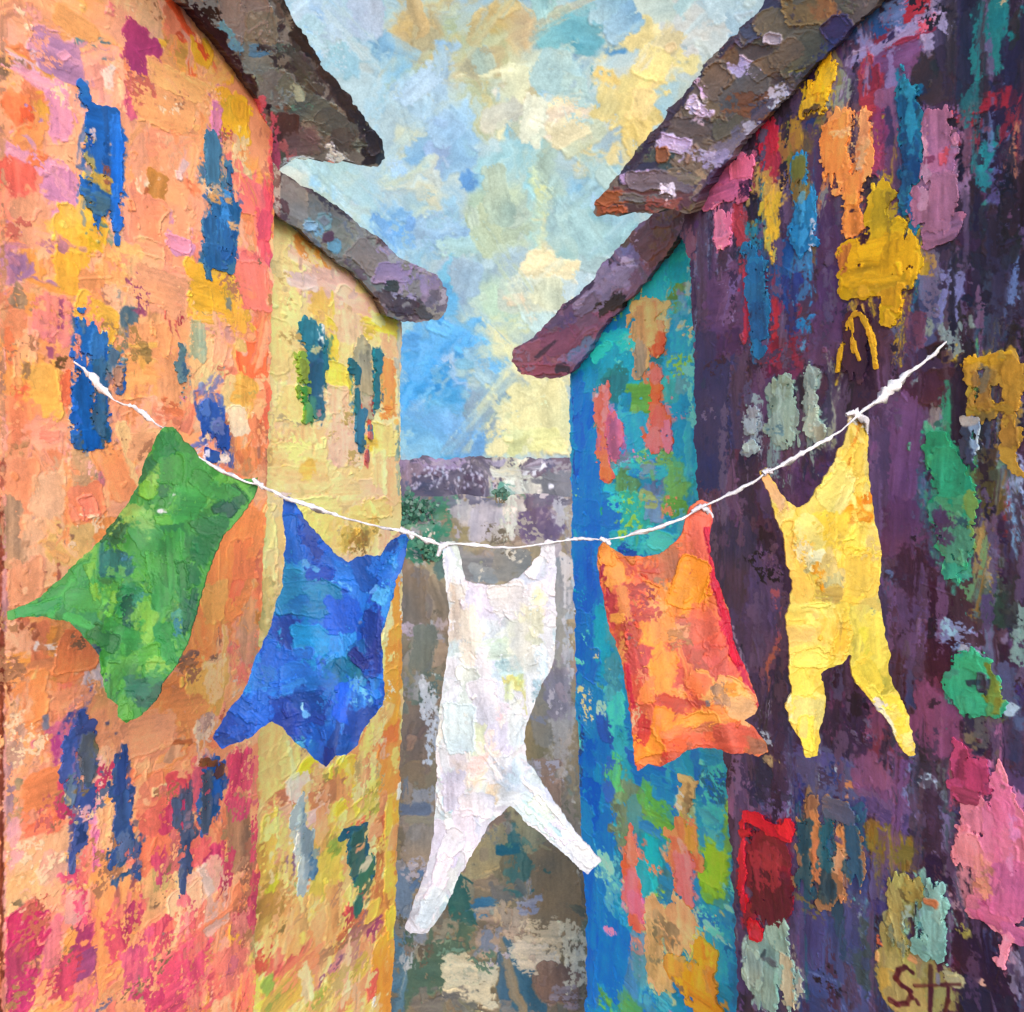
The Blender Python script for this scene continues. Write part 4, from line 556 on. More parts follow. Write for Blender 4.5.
s4.paint("""850 15 50 30 2a2644 w; 870 18 34 36 304c84 d; 840 40 40 12 -20 2f3a6a d; 920 22 64 44 9a84aa w; 900 12 30 26 5a6a98 d; 934 32 24 30 a490b4 k; 916 6 28 22 c22234 k; 910 14 12 10 c02034 k; 925 26 16 9 da3c4c d; 986 40 40 84 1f7478 k; 992 70 24 40 1f7078 b; 962 30 18 44 4a4a58 w; 966 20 20 30 6a6470 w; 955 60 20 50 2c2438 w; 1000 3 12 9 e4b486 e; 1018 30 14 60 5a4a74 w; 1012 66 26 60 281f34 k; 945 55 14 60 30283c b
862 38 70 8 -16 8a82a8 d; 888 58 50 26 7a4c72 w; 880 46 70 9 -6 ac90b0 k; 905 41 60 4 9a2c50 k; 860 62 40 20 6a4a74 d; 890 66 9 50 92729a b; 900 72 20 40 7a5a80 w; 892 37 18 6 -30 24244c k; 932 76 44 62 3e2634 k; 960 80 14 60 3a2630 b; 948 52 6 20 1c1828 k; 870 86 26 44 a22c44 k; 874 78 18 24 882438 k; 872 106 26 16 b43444 d; 885 98 20 20 8a5070 k; 842 96 26 24 8e9486 w; 838 80 14 20 a88a50 d; 848 110 14 26 7a9a8c d; 816 132 20 62 1f2e5c k; 812 110 14 20 5a3a28 d; 788 152 26 54 a86c32 k; 790 125 24 20 b8842c w; 808 155 20 40 5a4a3a w; 806 175 20 40 8a682e w
768 148 16 56 b22038 k; 772 165 14 40 a02c40 b; 775 140 10 30 c82438 k; 764 182 20 30 c89850 w; 776 190 18 24 d0a050 w; 772 228 14 74 e8b030 b; 778 260 8 30 d8a040 d; 828 205 30 110 4e3054 w; 838 235 14 40 5a3458 w; 880 146 12 76 8c3260 b; 872 165 14 40 a83a5c d; 890 180 10 60 6a4060 b; 884 118 4 20 d8b040 d; 868 180 14 14 2a1c2a d; 868 190 18 20 4a3c3c d
992 108 64 22 a42632 d; 995 100 50 22 a0242f k; 1014 92 20 22 c8283a k; 1020 120 10 40 c03038 d; 985 98 18 14 7a8ac0 d; 985 128 34 34 6a6a9c d; 990 160 30 34 2c8c92 w; 985 175 20 30 1f8088 d; 1003 152 18 14 2a7c80 k; 986 208 12 44 38 2a7c80 k; 998 192 12 30 40 2a6a78 d; 990 196 12 14 2a1c30 k; 1006 195 38 70 5a4c7c w; 1000 230 40 40 584a74 w; 1018 140 7 34 d8805c d; 968 150 10 60 6c4864 b; 975 240 26 30 3c2440 w; 1012 240 20 20 24202c k
704 268 12 110 4c3a58 b; 735 300 60 66 563a62 w; 705 255 16 40 6a7098 d; 690 245 20 40 7a4a60 w; 740 225 9 44 b23446 b; 745 250 9 60 9a3044 b; 752 228 14 16 8c7c42 k; 755 238 24 40 1f7c9c d; 748 310 7 74 b62a44 b; 728 300 14 40 8e74a6 w; 734 285 12 20 7a6090 k; 725 345 40 40 4a2c54 k; 712 422 44 130 33305c k; 716 465 34 60 2e2a50 w; 706 360 20 60 3c3058 w; 740 400 20 90 503458 b; 762 400 20 70 5a3a5e b; 772 345 24 66 6c2642 b; 768 300 12 60 7a2440 b; 700 460 12 60 5a3c5a b
783 268 18 64 1f4e8c b; 788 300 16 60 2f3a74 b; 806 258 18 24 2a84bc d; 804 280 10 30 3a6aa0 d; 806 325 16 14 1f80ba d; 812 318 8 10 2a8cc8 e; 812 362 8 9 1f74a4 e; 804 345 4 14 5a9ac0 d; 780 335 36 66 9a2238 b; 775 320 14 40 b02838 b; 790 355 20 30 8a2c40 w; 786 370 26 20 7a3450 w; 830 300 30 80 573a60 w; 820 345 30 40 5a3c5e w; 860 380 44 60 3a2038 w; 880 330 24 60 4c2844 w; 858 350 30 50 3e2538 w; 900 370 30 60 4a2a44 b
950 298 22 50 7a7cac d; 955 310 12 40 98a0cc d; 930 285 14 60 706478 d; 930 262 14 24 b88444 d; 984 285 34 90 1e2836 b; 1008 290 28 70 2f3048 b; 1014 280 12 40 6a80b0 d; 990 320 40 40 34405c d; 925 305 32 80 5a5474 b; 915 330 20 40 6a4058 b; 925 262 9 18 d49a34 d; 903 322 12 10 d8a422 k; 905 318 14 14 2a2c44 d; 945 322 14 50 7a8490 d; 956 340 24 40 8c9a94 d; 954 357 20 14 c8a234 k; 940 352 16 16 2a1824 k; 948 390 44 44 401f2f k; 930 385 26 44 4a2436 w; 912 400 24 40 4c2840 b
918 408 9 50 8a98a0 b; 938 402 14 54 a08e8a d; 932 415 8 30 9a8a80 b; 915 430 14 60 5a4060 b; 940 425 10 30 74788a b; 896 452 40 110 6c4c72 b; 878 440 18 70 54405e b; 880 470 16 80 5a3e60 b; 918 470 20 80 4a4a68 b; 925 485 18 50 3a6a80 d; 960 425 24 40 5a4c48 d; 990 490 30 50 54482c w; 1010 480 24 44 98a4cc d; 1016 475 8 44 a8b8e0 d; 1006 494 20 20 8a98c8 k; 995 470 14 40 4a3428 b; 800 480 60 60 573a60 w; 830 470 20 24 3a3a70 d; 780 470 30 40 6c4c6c w; 772 440 14 14 8ab0a8 d; 792 512 20 24 2a1c34 k
900 532 64 66 5c4064 w; 905 620 44 70 704c74 b; 896 590 20 40 5a6080 d; 905 578 26 9 5a74a0 d; 920 572 54 54 3a2238 w; 915 560 20 24 6a4a70 d; 925 625 18 110 54263a b; 940 630 26 100 44202e b; 960 610 30 60 4c2a38 d; 880 640 14 120 4a3c5c b; 895 700 24 60 4c3c60 b; 1016 515 16 48 8cb2da k; 1008 520 8 40 8a2c3a d; 1010 560 20 60 281f34 d; 985 562 18 70 9c7c4a b; 998 588 12 44 d0a06c d; 978 600 10 40 a07040 d; 980 578 24 16 6c84ba d; 970 592 14 14 5c9c74 d; 1000 610 24 40 24383c w; 985 605 24 40 5a6468 d; 1020 635 12 60 8a9e98 d; 1012 600 20 40 2a2c34 w; 960 636 30 22 8c9ac8 d; 950 630 10 10 a8c8d8 d; 985 640 24 20 8a6a94 d; 968 655 14 12 a8a4b0 d
935 722 46 56 8c4c74 w; 945 700 30 40 7a3c5c w; 905 700 30 50 4a4468 w; 880 742 24 44 7a2c46 w; 872 720 20 40 8a4668 b; 850 712 30 60 4e2e50 w; 840 700 20 30 6a3c64 w; 838 735 24 34 3a2c4c d; 965 738 54 20 8c6c52 w; 985 735 14 30 5a5458 d; 960 752 24 9 d24c7a k; 1010 740 24 40 34345c w; 1010 690 18 60 5c5a7c b; 1000 660 30 24 382440 w; 1012 708 12 10 c0c4d4 d; 765 620 40 120 6c5278 b; 740 600 50 110 5e4668 b; 775 615 5 56 c05e62 d; 770 660 4 36 20 c06a58 d; 730 560 40 90 4a3850 b; 720 610 20 80 4c3450 b; 755 700 34 60 64486e w; 782 700 18 50 3a3450 d; 765 745 24 24 40383f w; 765 735 14 10 c8c8dc d; 740 650 4 44 -20 a890b0 k
740 790 24 60 7a5c88 b; 755 775 24 40 2c2c50 d; 742 830 14 80 5a4468 b; 732 930 14 120 3a2c50 b; 740 960 20 60 4a3a60 b; 772 790 40 40 30304c d; 830 776 64 44 5a5c92 w; 800 770 30 30 5a5080 w; 888 792 64 66 7c5284 w; 870 770 30 40 8a5078 w; 905 780 30 50 7a4a7c b; 900 830 14 60 6a5088 b; 912 775 9 50 7a84b4 d; 885 815 40 14 20 5a4474 d; 778 800 30 40 7a6092 w; 796 792 10 44 1f2f78 b; 792 812 9 20 8a9ab8 d; 836 772 14 20 2c3a80 d; 848 784 8 8 dc8c60 e; 850 798 10 6 d88c64 d; 835 768 4 14 c8d0e0 d; 815 755 60 12 5a5490 d; 775 764 16 6 b89a70 d; 925 810 24 90 38304a b; 935 830 20 90 3a2c48 b; 928 780 9 14 c8d0e8 d; 945 800 12 60 5a5a68 d; 940 870 30 24 2a1830 k; 944 838 14 50 7a6a94 d
830 940 34 60 4c4874 b; 855 900 20 100 40447a b; 812 940 26 60 403c6a b; 795 900 14 100 564874 b; 862 915 12 50 7a8498 d; 858 900 14 14 5a9ab0 d; 870 930 10 50 3f5078 b; 850 960 34 50 3c4a70 w; 838 985 70 50 3b4c84 k; 830 978 60 3 -8 6a7ab0 k; 805 1000 60 24 3a4478 w; 868 960 20 70 3a4650 w; 880 850 10 40 5a5080 b; 893 850 54 34 8c6c2a w; 888 842 40 24 94702c w; 905 862 24 16 a07838 d; 895 835 20 9 b08a3c d; 890 870 14 44 5a5474 b; 880 885 16 50 46406c b; 950 918 44 66 2e1428 k; 962 950 50 50 2c162c k; 940 955 24 34 5a1c30 w; 975 975 60 40 28182f k; 945 990 30 40 4a1f38 w; 982 995 60 34 2b2236 k; 994 955 26 40 2c2c4c k; 988 962 9 9 b82c3c d; 998 965 7 12 a02438 k; 978 980 12 7 -20 f0b09c k; 1000 995 40 30 2a2440 w; 1014 960 14 14 1f6c68 d; 960 905 24 14 d8a0b0 d; 970 945 24 20 c08a9a d; 1015 975 14 40 8a809c d; 1000 985 5 8 e0b0b8 k; 1005 978 4 4 d8c0cc k; 1012 970 4 5 d8b8cc k""")
s4.fill((960, 0, 1030, 460), 34, (8, 22), (30, 110), "221a28 2a1f34 1f1a2c 34283c 2a2c40", "bdb", 3); s4.fill((930, 860, 1030, 1012), 26, (10, 26), (20, 60), "281630 2a1a2e 221a2c 3a1c34", "bdk", 6); s4.fill((880, 540, 1030, 760), 24, (8, 20), (30, 90), "2a1f34 34283c 3c2030 4a2638", "bd", 3)

s4.drag(900, (2, 7), (4, 24), 20, 'dddb', 6, (680, -20, 1060, 1100)); s4.drag(650, (1.5, 4), (2, 8), 16, 'k', 30, (690, 0, 1040, 1100))
F4 = s4.poly([(680, 236), (684, 214), (712, 175), (752, 128), (790, 82), (832, 40), (868, -10), (920, -100), (1000, -220), (1300, -300), (1300, 1250), (746, 1250), (739, 1012), (735, 930), (731, 840), (725, 760), (716, 680), (706, 600), (699, 530), (696, 440), (694, 340), (690, 260)], 1.6)
W4.sheet = s4
wall_base(W4, 742, 1146, 1126, M_RENDER_PURPLE, h4)
T4 = dict(gain=G_PWIN)
def w4(txt, label=None, name="window", parent=None): return win(W4, parent or h4, txt, label, name, **T4)
w4("824 84 20 40 eab41e b 20; 812 98 22 34 ecb81f b; 830 75 9 20 e8b428 b; 807 108 10 16 d8a828 b; 812 112 14 8 4a3a1c d; 818 96 6 30 c89018 d; 820 122 24 6 d0a838 d", "bright yellow window tucked under the eave")
w4("842 128 26 44 f49a54 b; 840 152 30 60 f29049 b; 853 190 16 40 f0904a b; 854 216 18 40 f09046 b; 836 192 10 14 30 ee9050 b; 864 145 14 60 d8a878 b; 866 125 10 24 e09a64 b; 842 133 14 10 f8b47c d; 860 160 6 30 b8a08c d; 855 215 8 6 3a2030 d", "tall orange window with a tan edge")
w4("904 90 9 40 1f7a94 b; 910 118 20 60 155f88 b; 911 155 20 60 134f7e b; 908 190 14 40 14547c b; 914 215 8 34 1f60a2 b; 912 120 6 60 2a86a8 d; 918 110 8 30 1f4a60 d", "slim deep blue window")
w4("938 128 34 40 b47494 b; 938 162 40 50 b0708e b; 936 205 48 60 9c6c8c b; 944 232 44 34 9a6886 b; 950 140 10 50 c03a4c d; 930 145 14 40 c88aa4 d; 926 180 6 60 c090b0 d; 930 162 10 6 6a2c50 d; 960 170 6 60 7a6c94 d", "broad dusty pink window")
w4("806 212 20 40 1f7cb4 b; 805 240 24 30 1f84bc b; 800 180 16 44 8c6c30 b; 800 168 14 20 6a6a30 b; 804 225 5 50 3a98cc d; 815 240 4 30 c8c8d8 d", "blue window below a bronze panel")
w4("886 240 44 40 d8b01c b; 870 258 60 50 e2aa18 b; 900 262 40 54 e0a81a b; 880 285 70 22 deaa1c b; 894 302 26 30 d6a424 b; 882 208 22 50 c8a41c b; 890 318 10 18 d8a82c b; 866 292 10 14 d8a428 b; 890 215 4 50 8a7a20 d; 905 290 8 14 4a4a50 d; 842 260 12 26 c87830 d; 865 235 9 10 3c1f2c d", "big bright yellow shutter with dripping foot")
w4("728 178 44 34 d8709a b; 744 168 20 24 d4688f b; 718 196 34 20 d06a94 b; 744 196 14 14 c45c86 b; 722 225 16 36 e082a4 b; 724 243 18 18 d87a96 b; 714 202 20 8 8a7ab0 d; 745 190 12 14 3a2040 d; 718 250 12 6 f0a8b0 d", "pink window beside the roof corner")
w4("752 258 18 26 1f74a4 b; 757 285 22 50 1f72a4 b; 758 318 16 40 1f5a8c b; 760 342 15 30 1f70a2 b; 756 320 8 30 2a2c4c d; 746 262 6 30 7a3c50 d", "narrow blue window hanging under a red streak")
w_ = w4("782 412 28 56 8aa49c b; 784 388 20 20 8aa69c b; 776 428 20 30 96b2ac b; 784 405 8 40 a8c0b4 d; 776 430 18 10 6a90a0 d")
w4("813 398 9 50 98aca4 b; 814 425 12 30 9cb4a4 b; 812 380 8 20 90a498 b; 822 435 12 20 a8a490 b", None, "mullion", w_)
w4("753 412 12 24 94a4ac b; 752 428 14 16 a0b4b8 b; 752 447 16 16 a8c2c2 b; 748 450 6 9 a8c0c4 b; 754 418 10 5 3a3a50 d", "small mint grey window")
w_ = w4("858 345 26 60 46293c b; 858 330 18 30 4a2c3c b", "dark arched window outlined in yellow")
w4("840 365 3.4 19 8 dcaa28 b; 842 352 3.4 17 9 dcaa28 b; 844 340 3.4 17 14 dcaa28 b; 848 328 3.4 17 20 dcaa28 b; 853 319 3.4 15 37 dcaa28 b; 859 314 4.6 11 81 dcaa28 b; 864 317 4.6 13 -40 dcaa28 b; 869 326 4.6 17 -20 dcaa28 b; 872 337 4.6 17 -14 dcaa28 b; 875 350 4.6 18 -9 dcaa28 b; 876 361 4.6 15 -6 dcaa28 b; 854 334 4 36 -6 d8a828 b; 858 352 3 20 -20 b88828 b", None, "window_frame", w_)
w4("972 372 14 30 b89038 b; 990 360 40 12 d09c24 b; 1002 370 26 30 a88028 b; 1014 385 18 50 c08c2c b; 1012 430 16 70 a8803c b; 985 395 20 44 8a6c34 b; 990 408 40 9 b0882c b; 972 400 10 24 a88a34 b; 984 380 9 30 7a7058 d; 1000 400 10 20 3c2030 d", "ochre window frame streaked with brown")
w4("968 440 10 40 30344c b; 978 440 9 44 8aa8cc b; 970 420 20 9 a8a498 b; 970 455 12 20 3a4468 b; 980 445 4 30 c0d8ec d", "small dark window with a pale blue edge")
w4("938 452 26 40 30a274 b; 948 472 34 50 2fa072 b; 960 490 24 40 2c9c72 b; 950 512 40 30 48a07c b; 934 508 14 24 3f8a78 b; 955 540 28 40 58987a b; 972 520 10 60 7c9c50 b; 950 566 22 26 40a888 b; 964 560 9 20 50a080 b; 945 530 24 30 4a3a60 d; 962 530 12 40 3a5c60 d; 926 490 14 16 3f9080 d; 940 480 8 30 50b48c d", "long emerald green window, ragged below")
w4("965 680 36 50 30a07a b; 975 665 30 18 2f9c76 b; 985 705 40 24 30a67c b; 966 705 16 20 3cac80 b; 992 685 14 50 -20 7c8a30 b; 1000 705 8 20 8a8a3c b; 952 668 20 12 3f8a78 d; 985 684 9 18 30304a k; 975 682 14 4 -15 2a4048 k", "square green window with a dark notch")
w4("812 810 12 34 a07858 b; 815 830 11 44 e09a60 b; 818 860 8 50 d88c58 b; 840 832 12 30 e0965e b; 838 858 14 26 e8a878 b; 842 884 9 40 d8905c b; 850 868 8 12 d88a60 b; 828 840 14 60 1f5f78 b; 826 880 20 50 2c4c5c b; 805 855 14 80 1f566c b; 855 845 16 80 1f5878 b; 840 812 30 24 5a6080 b; 838 840 10 6 4a4470 d", "teal window with two narrow salmon shutters")
d4 = w4("768 865 44 70 7c1c34 b; 770 895 40 60 641a34 b; 776 850 30 30 8a2438 b; 752 920 20 24 8c2440 b; 770 870 24 50 983040 d; 780 900 14 60 6c2440 d; 765 895 20 30 5a1c34 d", "crimson arched door", "door")
w4("768 826 46 14 cc2034 b; 788 828 12 16 d82438 b; 744 860 6 90 b02438 b; 748 833 14 9 -30 c02034 b; 757 930 12 14 c83248 b", "brighter red door surround", "door_frame", d4)
w4("772 960 36 50 92b4ac b; 762 980 34 46 94b6ac b; 754 970 18 40 9ab8b0 b; 780 935 20 30 94b0ac b; 790 985 12 50 c4bea0 b; 798 980 8 20 d0c8b0 b; 765 950 3 20 20 3f5a60 k; 772 962 14 4 4a5a68 d; 780 985 8 40 8ac4b8 d", "pale mint window at the foot of the wall")
w_ = w4("898 912 14 60 a8a060 b; 908 905 24 50 9a9a62 b; 900 935 14 40 8a9a80 b; 914 892 20 24 a08a44 b; 905 910 8 50 70683c d; 912 925 10 40 a8c0a8 d", "olive window")
w4("930 905 22 50 8cc2b6 b; 932 930 22 40 88bcb4 b; 922 945 18 16 84b8b0 b; 938 900 10 50 9ac8c0 b; 932 903 12 5 c87850 k; 918 918 2 44 2c2430 k; 925 915 10 10 7a9ab4 d", "mint green leaf of the window", "shutter", w_)
w4("985 838 42 60 e88ca0 b; 975 860 34 40 e890a0 b; 990 880 34 50 e8988c b; 1006 850 40 90 de78aa b; 1004 800 24 60 -12 e07cac b; 1010 890 40 60 d870a0 b; 990 915 44 24 d8709a b; 1012 930 24 20 d4689c b; 965 840 12 30 e88c9c b; 970 895 12 14 d87890 d; 1006 950 11 36 15 e88aa0 b; 1000 850 8 60 d0649c d; 996 905 40 5 a84474 d; 1012 840 6 60 e890bc d; 985 880 14 40 f0a88a d", "big pink shutter with a dripping foot")
w4("966 780 30 40 c44c7a b; 978 776 26 30 b8426c b; 962 760 14 30 a83c5c b; 968 796 26 16 a84464 b; 985 785 9 9 2c2c40 d", "magenta shutter board above the pink one")
s4.smear(230, (5, 18), (30, 110), (0, 0, 0, 3, -4), (680, -40, 1080, 1110)); s4.warp(.7); s4.again(.4); s4.smear(90, (6, 16), (50, 150), (0, 0, 2, -2), (690, -20, 1050, 1100), .75); s4.fill((700, 20, 1040, 1010), 110, (4, 10), (30, 110), '2a1c30 4c3652 5a4462 684e70 604866 4a3048', 'd', 3); s4.fill((950, 20, 1040, 440), 40, (5, 14), (30, 110), '1f1826 2a1c30 241c34 30283c', 'db', 3); s4.drag(380, (2, 6), (4, 16), 20, 'dk', 8, (690, 0, 1050, 1100)); s4.smear(60, (5, 14), (30, 110), (0, 0, 3, -3), (690, 0, 1050, 1100), .7); s4.speck(70, (10, 30), '2a1c30 1f1826 6a5a7c 4a3450 3a2438', (690, -10, 1050, 1110)); s4.scratch(110, (10, 50), (690, -10, 1050, 1110))
s4.paint("""893 965 30 80 b0964a b; 903 985 40 60 b89a58 w; 922 978 34 60 b0a25c w; 890 990 18 40 c09a48 b; 940 985 34 40 9c8c50 w; 905 950 24 24 a8924c w; 945 972 24 20 b8aa78 d; 880 940 8 14 d06040 k; 913 958 10 6 e09a60 d; 878 955 4 16 c89060 k; 905 990 40 40 b8a05c w; 938 996 30 30 a8945a w""")
def letter(sh, pts, width, col):
    """one pull of a small brush through the listed points"""
    q = [sh.conv(x, y, width, width) for x, y in pts]
    for (x0, y0, w0, _), (x1, y1, _, _) in zip(q, q[1:]):
        L = math.hypot(x1 - x0, y1 - y0); sh.stroke((x0 + x1) / 2, (y0 + y1) / 2, w0 * .85, L + w0 * .9, math.degrees(math.atan2(x0 - x1, y1 - y0)), col, 'l', False)
letter(s4, [(914, 973), (907, 967), (899, 970), (896, 978), (901, 985), (909, 990), (912, 997), (907, 1003), (897, 1004), (890, 1000)], 5.5, "521622")
letter(s4, [(917, 1000), (919, 1004)], 5, "4c1c28"); letter(s4, [(931, 966), (931, 985), (930, 1011)], 5.5, "4a1826")
letter(s4, [(918, 985), (940, 985), (964, 984)], 4, "541f28"); letter(s4, [(948, 985), (948, 1000), (946, 1012)], 5, "541a26")
letter(s4, [(950, 976), (957, 974), (962, 979), (963, 986)], 3, "c8b880"); letter(s4, [(938, 974), (938, 982)], 5, "8a7a88")
sheet_mesh("wall", s4, F4, W4.pos(0), W4.n, W4.px * .7, -W4.n * 2.5, M_WALL, h4, False, G_PURP)
roof("roof", [(690, 214), (672, 209), (650, 213), (622, 214), (598, 219), (592, 212), (597, 200), (612, 182), (632, 156), (640, 144), (662, 124), (690, 86), (716, 52), (742, 28), (768, -4), (800, -60), (860, -130), (960, -130), (900, -20), (872, 10), (842, 38), (800, 80), (770, 112), (742, 142), (722, 166), (704, 190), (694, 206)],
     lambda x, y: 8.78 - (x - 690) * .0082, "5c524e", """760 14 50 30 -45 3a3650 k; 752 30 30 26 -40 454260 k; 768 35 14 8 a8a4c8 k; 790 20 60 40 -30 5c5650 k; 810 15 44 30 66583c k; 826 8 26 26 7a5a32 w; 782 38 40 14 15 b0a4b8 k; 775 40 18 10 8c8aa0 k; 800 55 50 30 -30 4c4a44 k; 778 60 50 20 -35 5c4a3a k; 745 68 30 16 35 b8aacc k; 735 62 18 12 a89cc0 k; 728 55 18 20 6c4c34 w; 760 80 40 20 3f3a3a w; 740 90 60 30 -35 564e4a k; 720 80 40 26 -45 5a524c k; 715 105 60 30 -35 5c544c k; 745 102 40 24 6a4428 d; 760 95 40 14 4a3024 d; 702 110 30 12 35 b2a4cc k; 695 106 14 10 c0b4d4 k; 730 125 40 20 -30 585048 k; 690 128 44 20 4a4448 k; 700 132 50 14 4c4a48 w
676 145 34 16 10 a898c0 k; 668 140 14 14 b8a8cc k; 700 155 44 12 10 a090b0 d; 735 140 40 18 -35 6a6470 w; 715 158 30 10 -20 8c80a4 d; 752 128 16 10 a8a0b0 d; 664 154 12 14 7c4e34 k; 650 160 40 30 45424c k; 640 172 44 22 3c3844 k; 636 178 36 12 -8 b69cc6 k; 628 178 16 9 a890bc k; 660 182 60 20 5a5a60 k; 690 180 30 14 907c68 w; 668 190 14 14 d0c4d8 k; 680 176 34 12 6c6258 d; 640 196 60 16 5c4034 k; 610 198 30 14 7c4a30 k; 600 205 14 20 7a4028 w; 648 198 60 9 5f5a60 k; 640 207 60 8 4c2a30 k; 615 210 26 8 8a4834 k; 665 205 30 12 7a3a3a d; 680 200 20 12 3f2c48 w
648 146 10 60 40 352a40 b; 672 114 8 70 36 2f2a40 b; 700 76 8 60 38 332c44 b; 735 38 8 50 42 352c44 b; 764 6 8 40 40 3a3450 b; 722 48 10 16 40 6a4a34 k; 810 70 40 20 -40 3a3034 d; 790 85 34 18 -40 6a6474 d; 775 98 26 14 -40 b8b0c0 d; 760 110 24 10 -45 4a4450 d; 800 62 26 10 -30 8a7a3c d; 705 192 20 8 -50 3a2c48 k; 720 172 30 9 -50 342848 k; 745 142 40 8 -48 36284a d; 842 30 30 24 -40 26244c k; 826 50 30 14 -40 2c2e5c d; 780 18 30 10 9a98b0 d; 770 30 12 5 c0bcd8 k""",
     [((600, -60, 860, 210), 70, (14, 36), (8, 22), "5c544c 4a443f 6a5f58 544a52 5e4a3a", 'kwd', 20)], (.9, .9, .45), h4, "brown and grey tiled eave with lilac daubs", G_ROOF2)  # lilac daubs laid over the brown and grey
# ------------------------------------------------------------------ the washing line and what hangs on it
def line_d(x): return 6.15 + .74 * ((x - 510) / 435.) ** 2
def garment(name, label, cat, pts, dfun, base, fills, txt, drags, ragged=1.3, folds=(), gain=1.0, facets=True):
    xs, ys = [p[0] for p in pts], [p[1] for p in pts]
    sh = Sheet(min(xs) - 8, min(ys) - 8, max(xs) + 8, max(ys) + 8, base, .75 * FINE)
    for f in fills: sh.fill(*f)
    if facets: sh.fill((min(xs), min(ys), max(xs), max(ys)), 26, (16, 34), (26, 60), fills[0][4], 'k', 42); sh.fill((min(xs), min(ys), max(xs), max(ys)), 26, (16, 34), (26, 60), fills[0][4], 'k', -38)
    sh.paint(txt)
    for d in drags: sh.drag(*d)
    sh.smear(int(len(sh.a) * len(sh.b) / 2600), (6, 16), (16, 46), (35, -35, 0, 60, 15), None, .8); sh.warp(.7); sh.again(.6); sh.drag(60, (2, 5), (3, 12), 12, 'dk', 40); sh.speck(16, (8, 20)); sh.scratch(40, (6, 24))
    F = sh.poly(pts, ragged * .75, True, .12); o = rng.uniform(0, T, 2); y0 = min(ys); hh = max(ys) - y0
    def dep(A, B):
        t = np.clip((B - y0) / hh, 0, 1)
        z = dfun(A, B) + .035 * t * samp(N_BIG, A * .55 + o[0], B * .22 + o[1])
        for (fx, fy, ang, wd, am) in folds:      # soft pulled folds running from the pegged corners
            c, s = math.cos(R(ang)), math.sin(R(ang)); p = (A - fx) * c + (B - fy) * s; q = -(A - fx) * s + (B - fy) * c
            z = z - am * np.exp(-(p / wd) ** 2) * sstep(q / 60 + .2)
        return z
    ob = sheet_mesh(name, sh, F, lambda A, B: at(A, B, dep(A, B)), (0, -1, .15), 6.2 / FX * 1.15, (0, .02, 0), M_CLOTH, None, True, gain)
    return tag(ob, label, cat, "washing hung on the line")
GB = (0, 0)
garment("shirt", "green shirt at the left end of the line, one sleeve blown out", "shirt",
    [(160, 432), (166, 428), (173, 428), (185, 443), (203, 460), (222, 474), (240, 480), (258, 477), (257, 492), (248, 508), (236, 522), (222, 536), (214, 555), (205, 580), (198, 608), (194, 622), (186, 645), (176, 668), (162, 685), (157, 700), (150, 708), (139, 716), (126, 724), (118, 716), (120, 706), (107, 698), (103, 672), (97, 650), (82, 634), (70, 623), (52, 618), (30, 616), (8, 619), (9, 613), (24, 606), (40, 596), (58, 580), (78, 562), (95, 546), (112, 524), (126, 508), (137, 488), (148, 456)],
    lambda x, y: 6.55 - .5 * np.clip((y - 430) / 290, 0, 1) - .25 * np.clip((110 - x) / 110, 0, 1) + .0006 * (165 - x), "3f9a3c",
    [((20, 430, 250, 720), 120, (10, 26), (14, 44), "3f9c3c 4aa83e 358c40 2f8444 64b440 4fa048 2c7a44 5cb048 3f9a50", 'kbw', 22)],
    """165 445 24 34 2f8a3c k; 172 470 30 30 3f9c40 k; 190 468 34 22 30 4aa848 k; 215 490 50 20 25 38984a k; 150 490 20 20 74b840 e; 155 480 10 10 8cc850 d; 232 502 44 20 -28 1f6440 k; 225 510 20 12 -20 1f5a4c k; 210 525 30 20 2f7a44 k; 200 550 20 60 20 2a7044 k; 185 500 34 30 4cae4a w; 165 520 20 10 62b44a k; 162 511 9 3 e8f0e8 k; 128 520 34 16 -50 90bc58 k; 118 535 24 12 -50 2a6c40 b; 140 520 30 20 84b858 w; 112 528 30 6 -50 286a3c k; 100 570 50 24 -20 38944c k; 70 592 60 20 -28 3c984c k; 40 608 50 14 -14 3fa450 k; 85 600 40 24 4aa44a k; 115 565 34 24 1f6c64 k; 108 560 16 20 2a7a6c w; 128 560 14 9 2f7a90 k; 118 572 20 10 5cb05c d
    95 585 10 40 -10 6cbc44 k; 130 595 20 30 2f8a4c w; 130 612 18 34 1f6444 k; 138 598 12 14 2f8474 w; 142 595 7 9 3f98a0 d; 150 610 24 40 68bc44 k; 148 625 24 40 74bc4a w; 160 580 20 50 46a648 k; 172 560 24 60 3c9a44 b; 170 600 20 40 52aa50 w; 180 610 12 40 70b84c d; 178 625 8 20 2f8a8c d; 185 590 12 50 2f8044 k; 190 610 5 44 15 1c6444 b; 165 640 24 44 3a9a4a k; 150 655 30 20 58b044 k; 125 640 40 30 3c9c48 w; 105 640 34 20 30 2a7c40 k; 120 662 30 14 62b84c w; 160 668 24 14 7cc050 d; 146 690 40 24 266c44 e; 140 685 24 16 2a7450 w; 155 682 20 12 3a8c50 w; 118 692 14 26 5cac44 k; 126 712 16 18 58ae48 k; 128 700 14 14 6cb850 w; 112 690 10 30 44984a b; 95 650 10 10 2a4a58 d; 108 680 6 10 2f4a60 d; 192 605 4 10 1f3f70 k; 85 552 16 6 -45 9cc84c d; 78 620 30 8 20 4cb054 k""",
    [(160, (2, 7), (4, 16), 14, 'kdd', 30)], 1.3, [(166, 430, 18, 16, .05), (252, 482, 50, 18, .05), (180, 560, 25, 14, .04)], G_CLOTH)
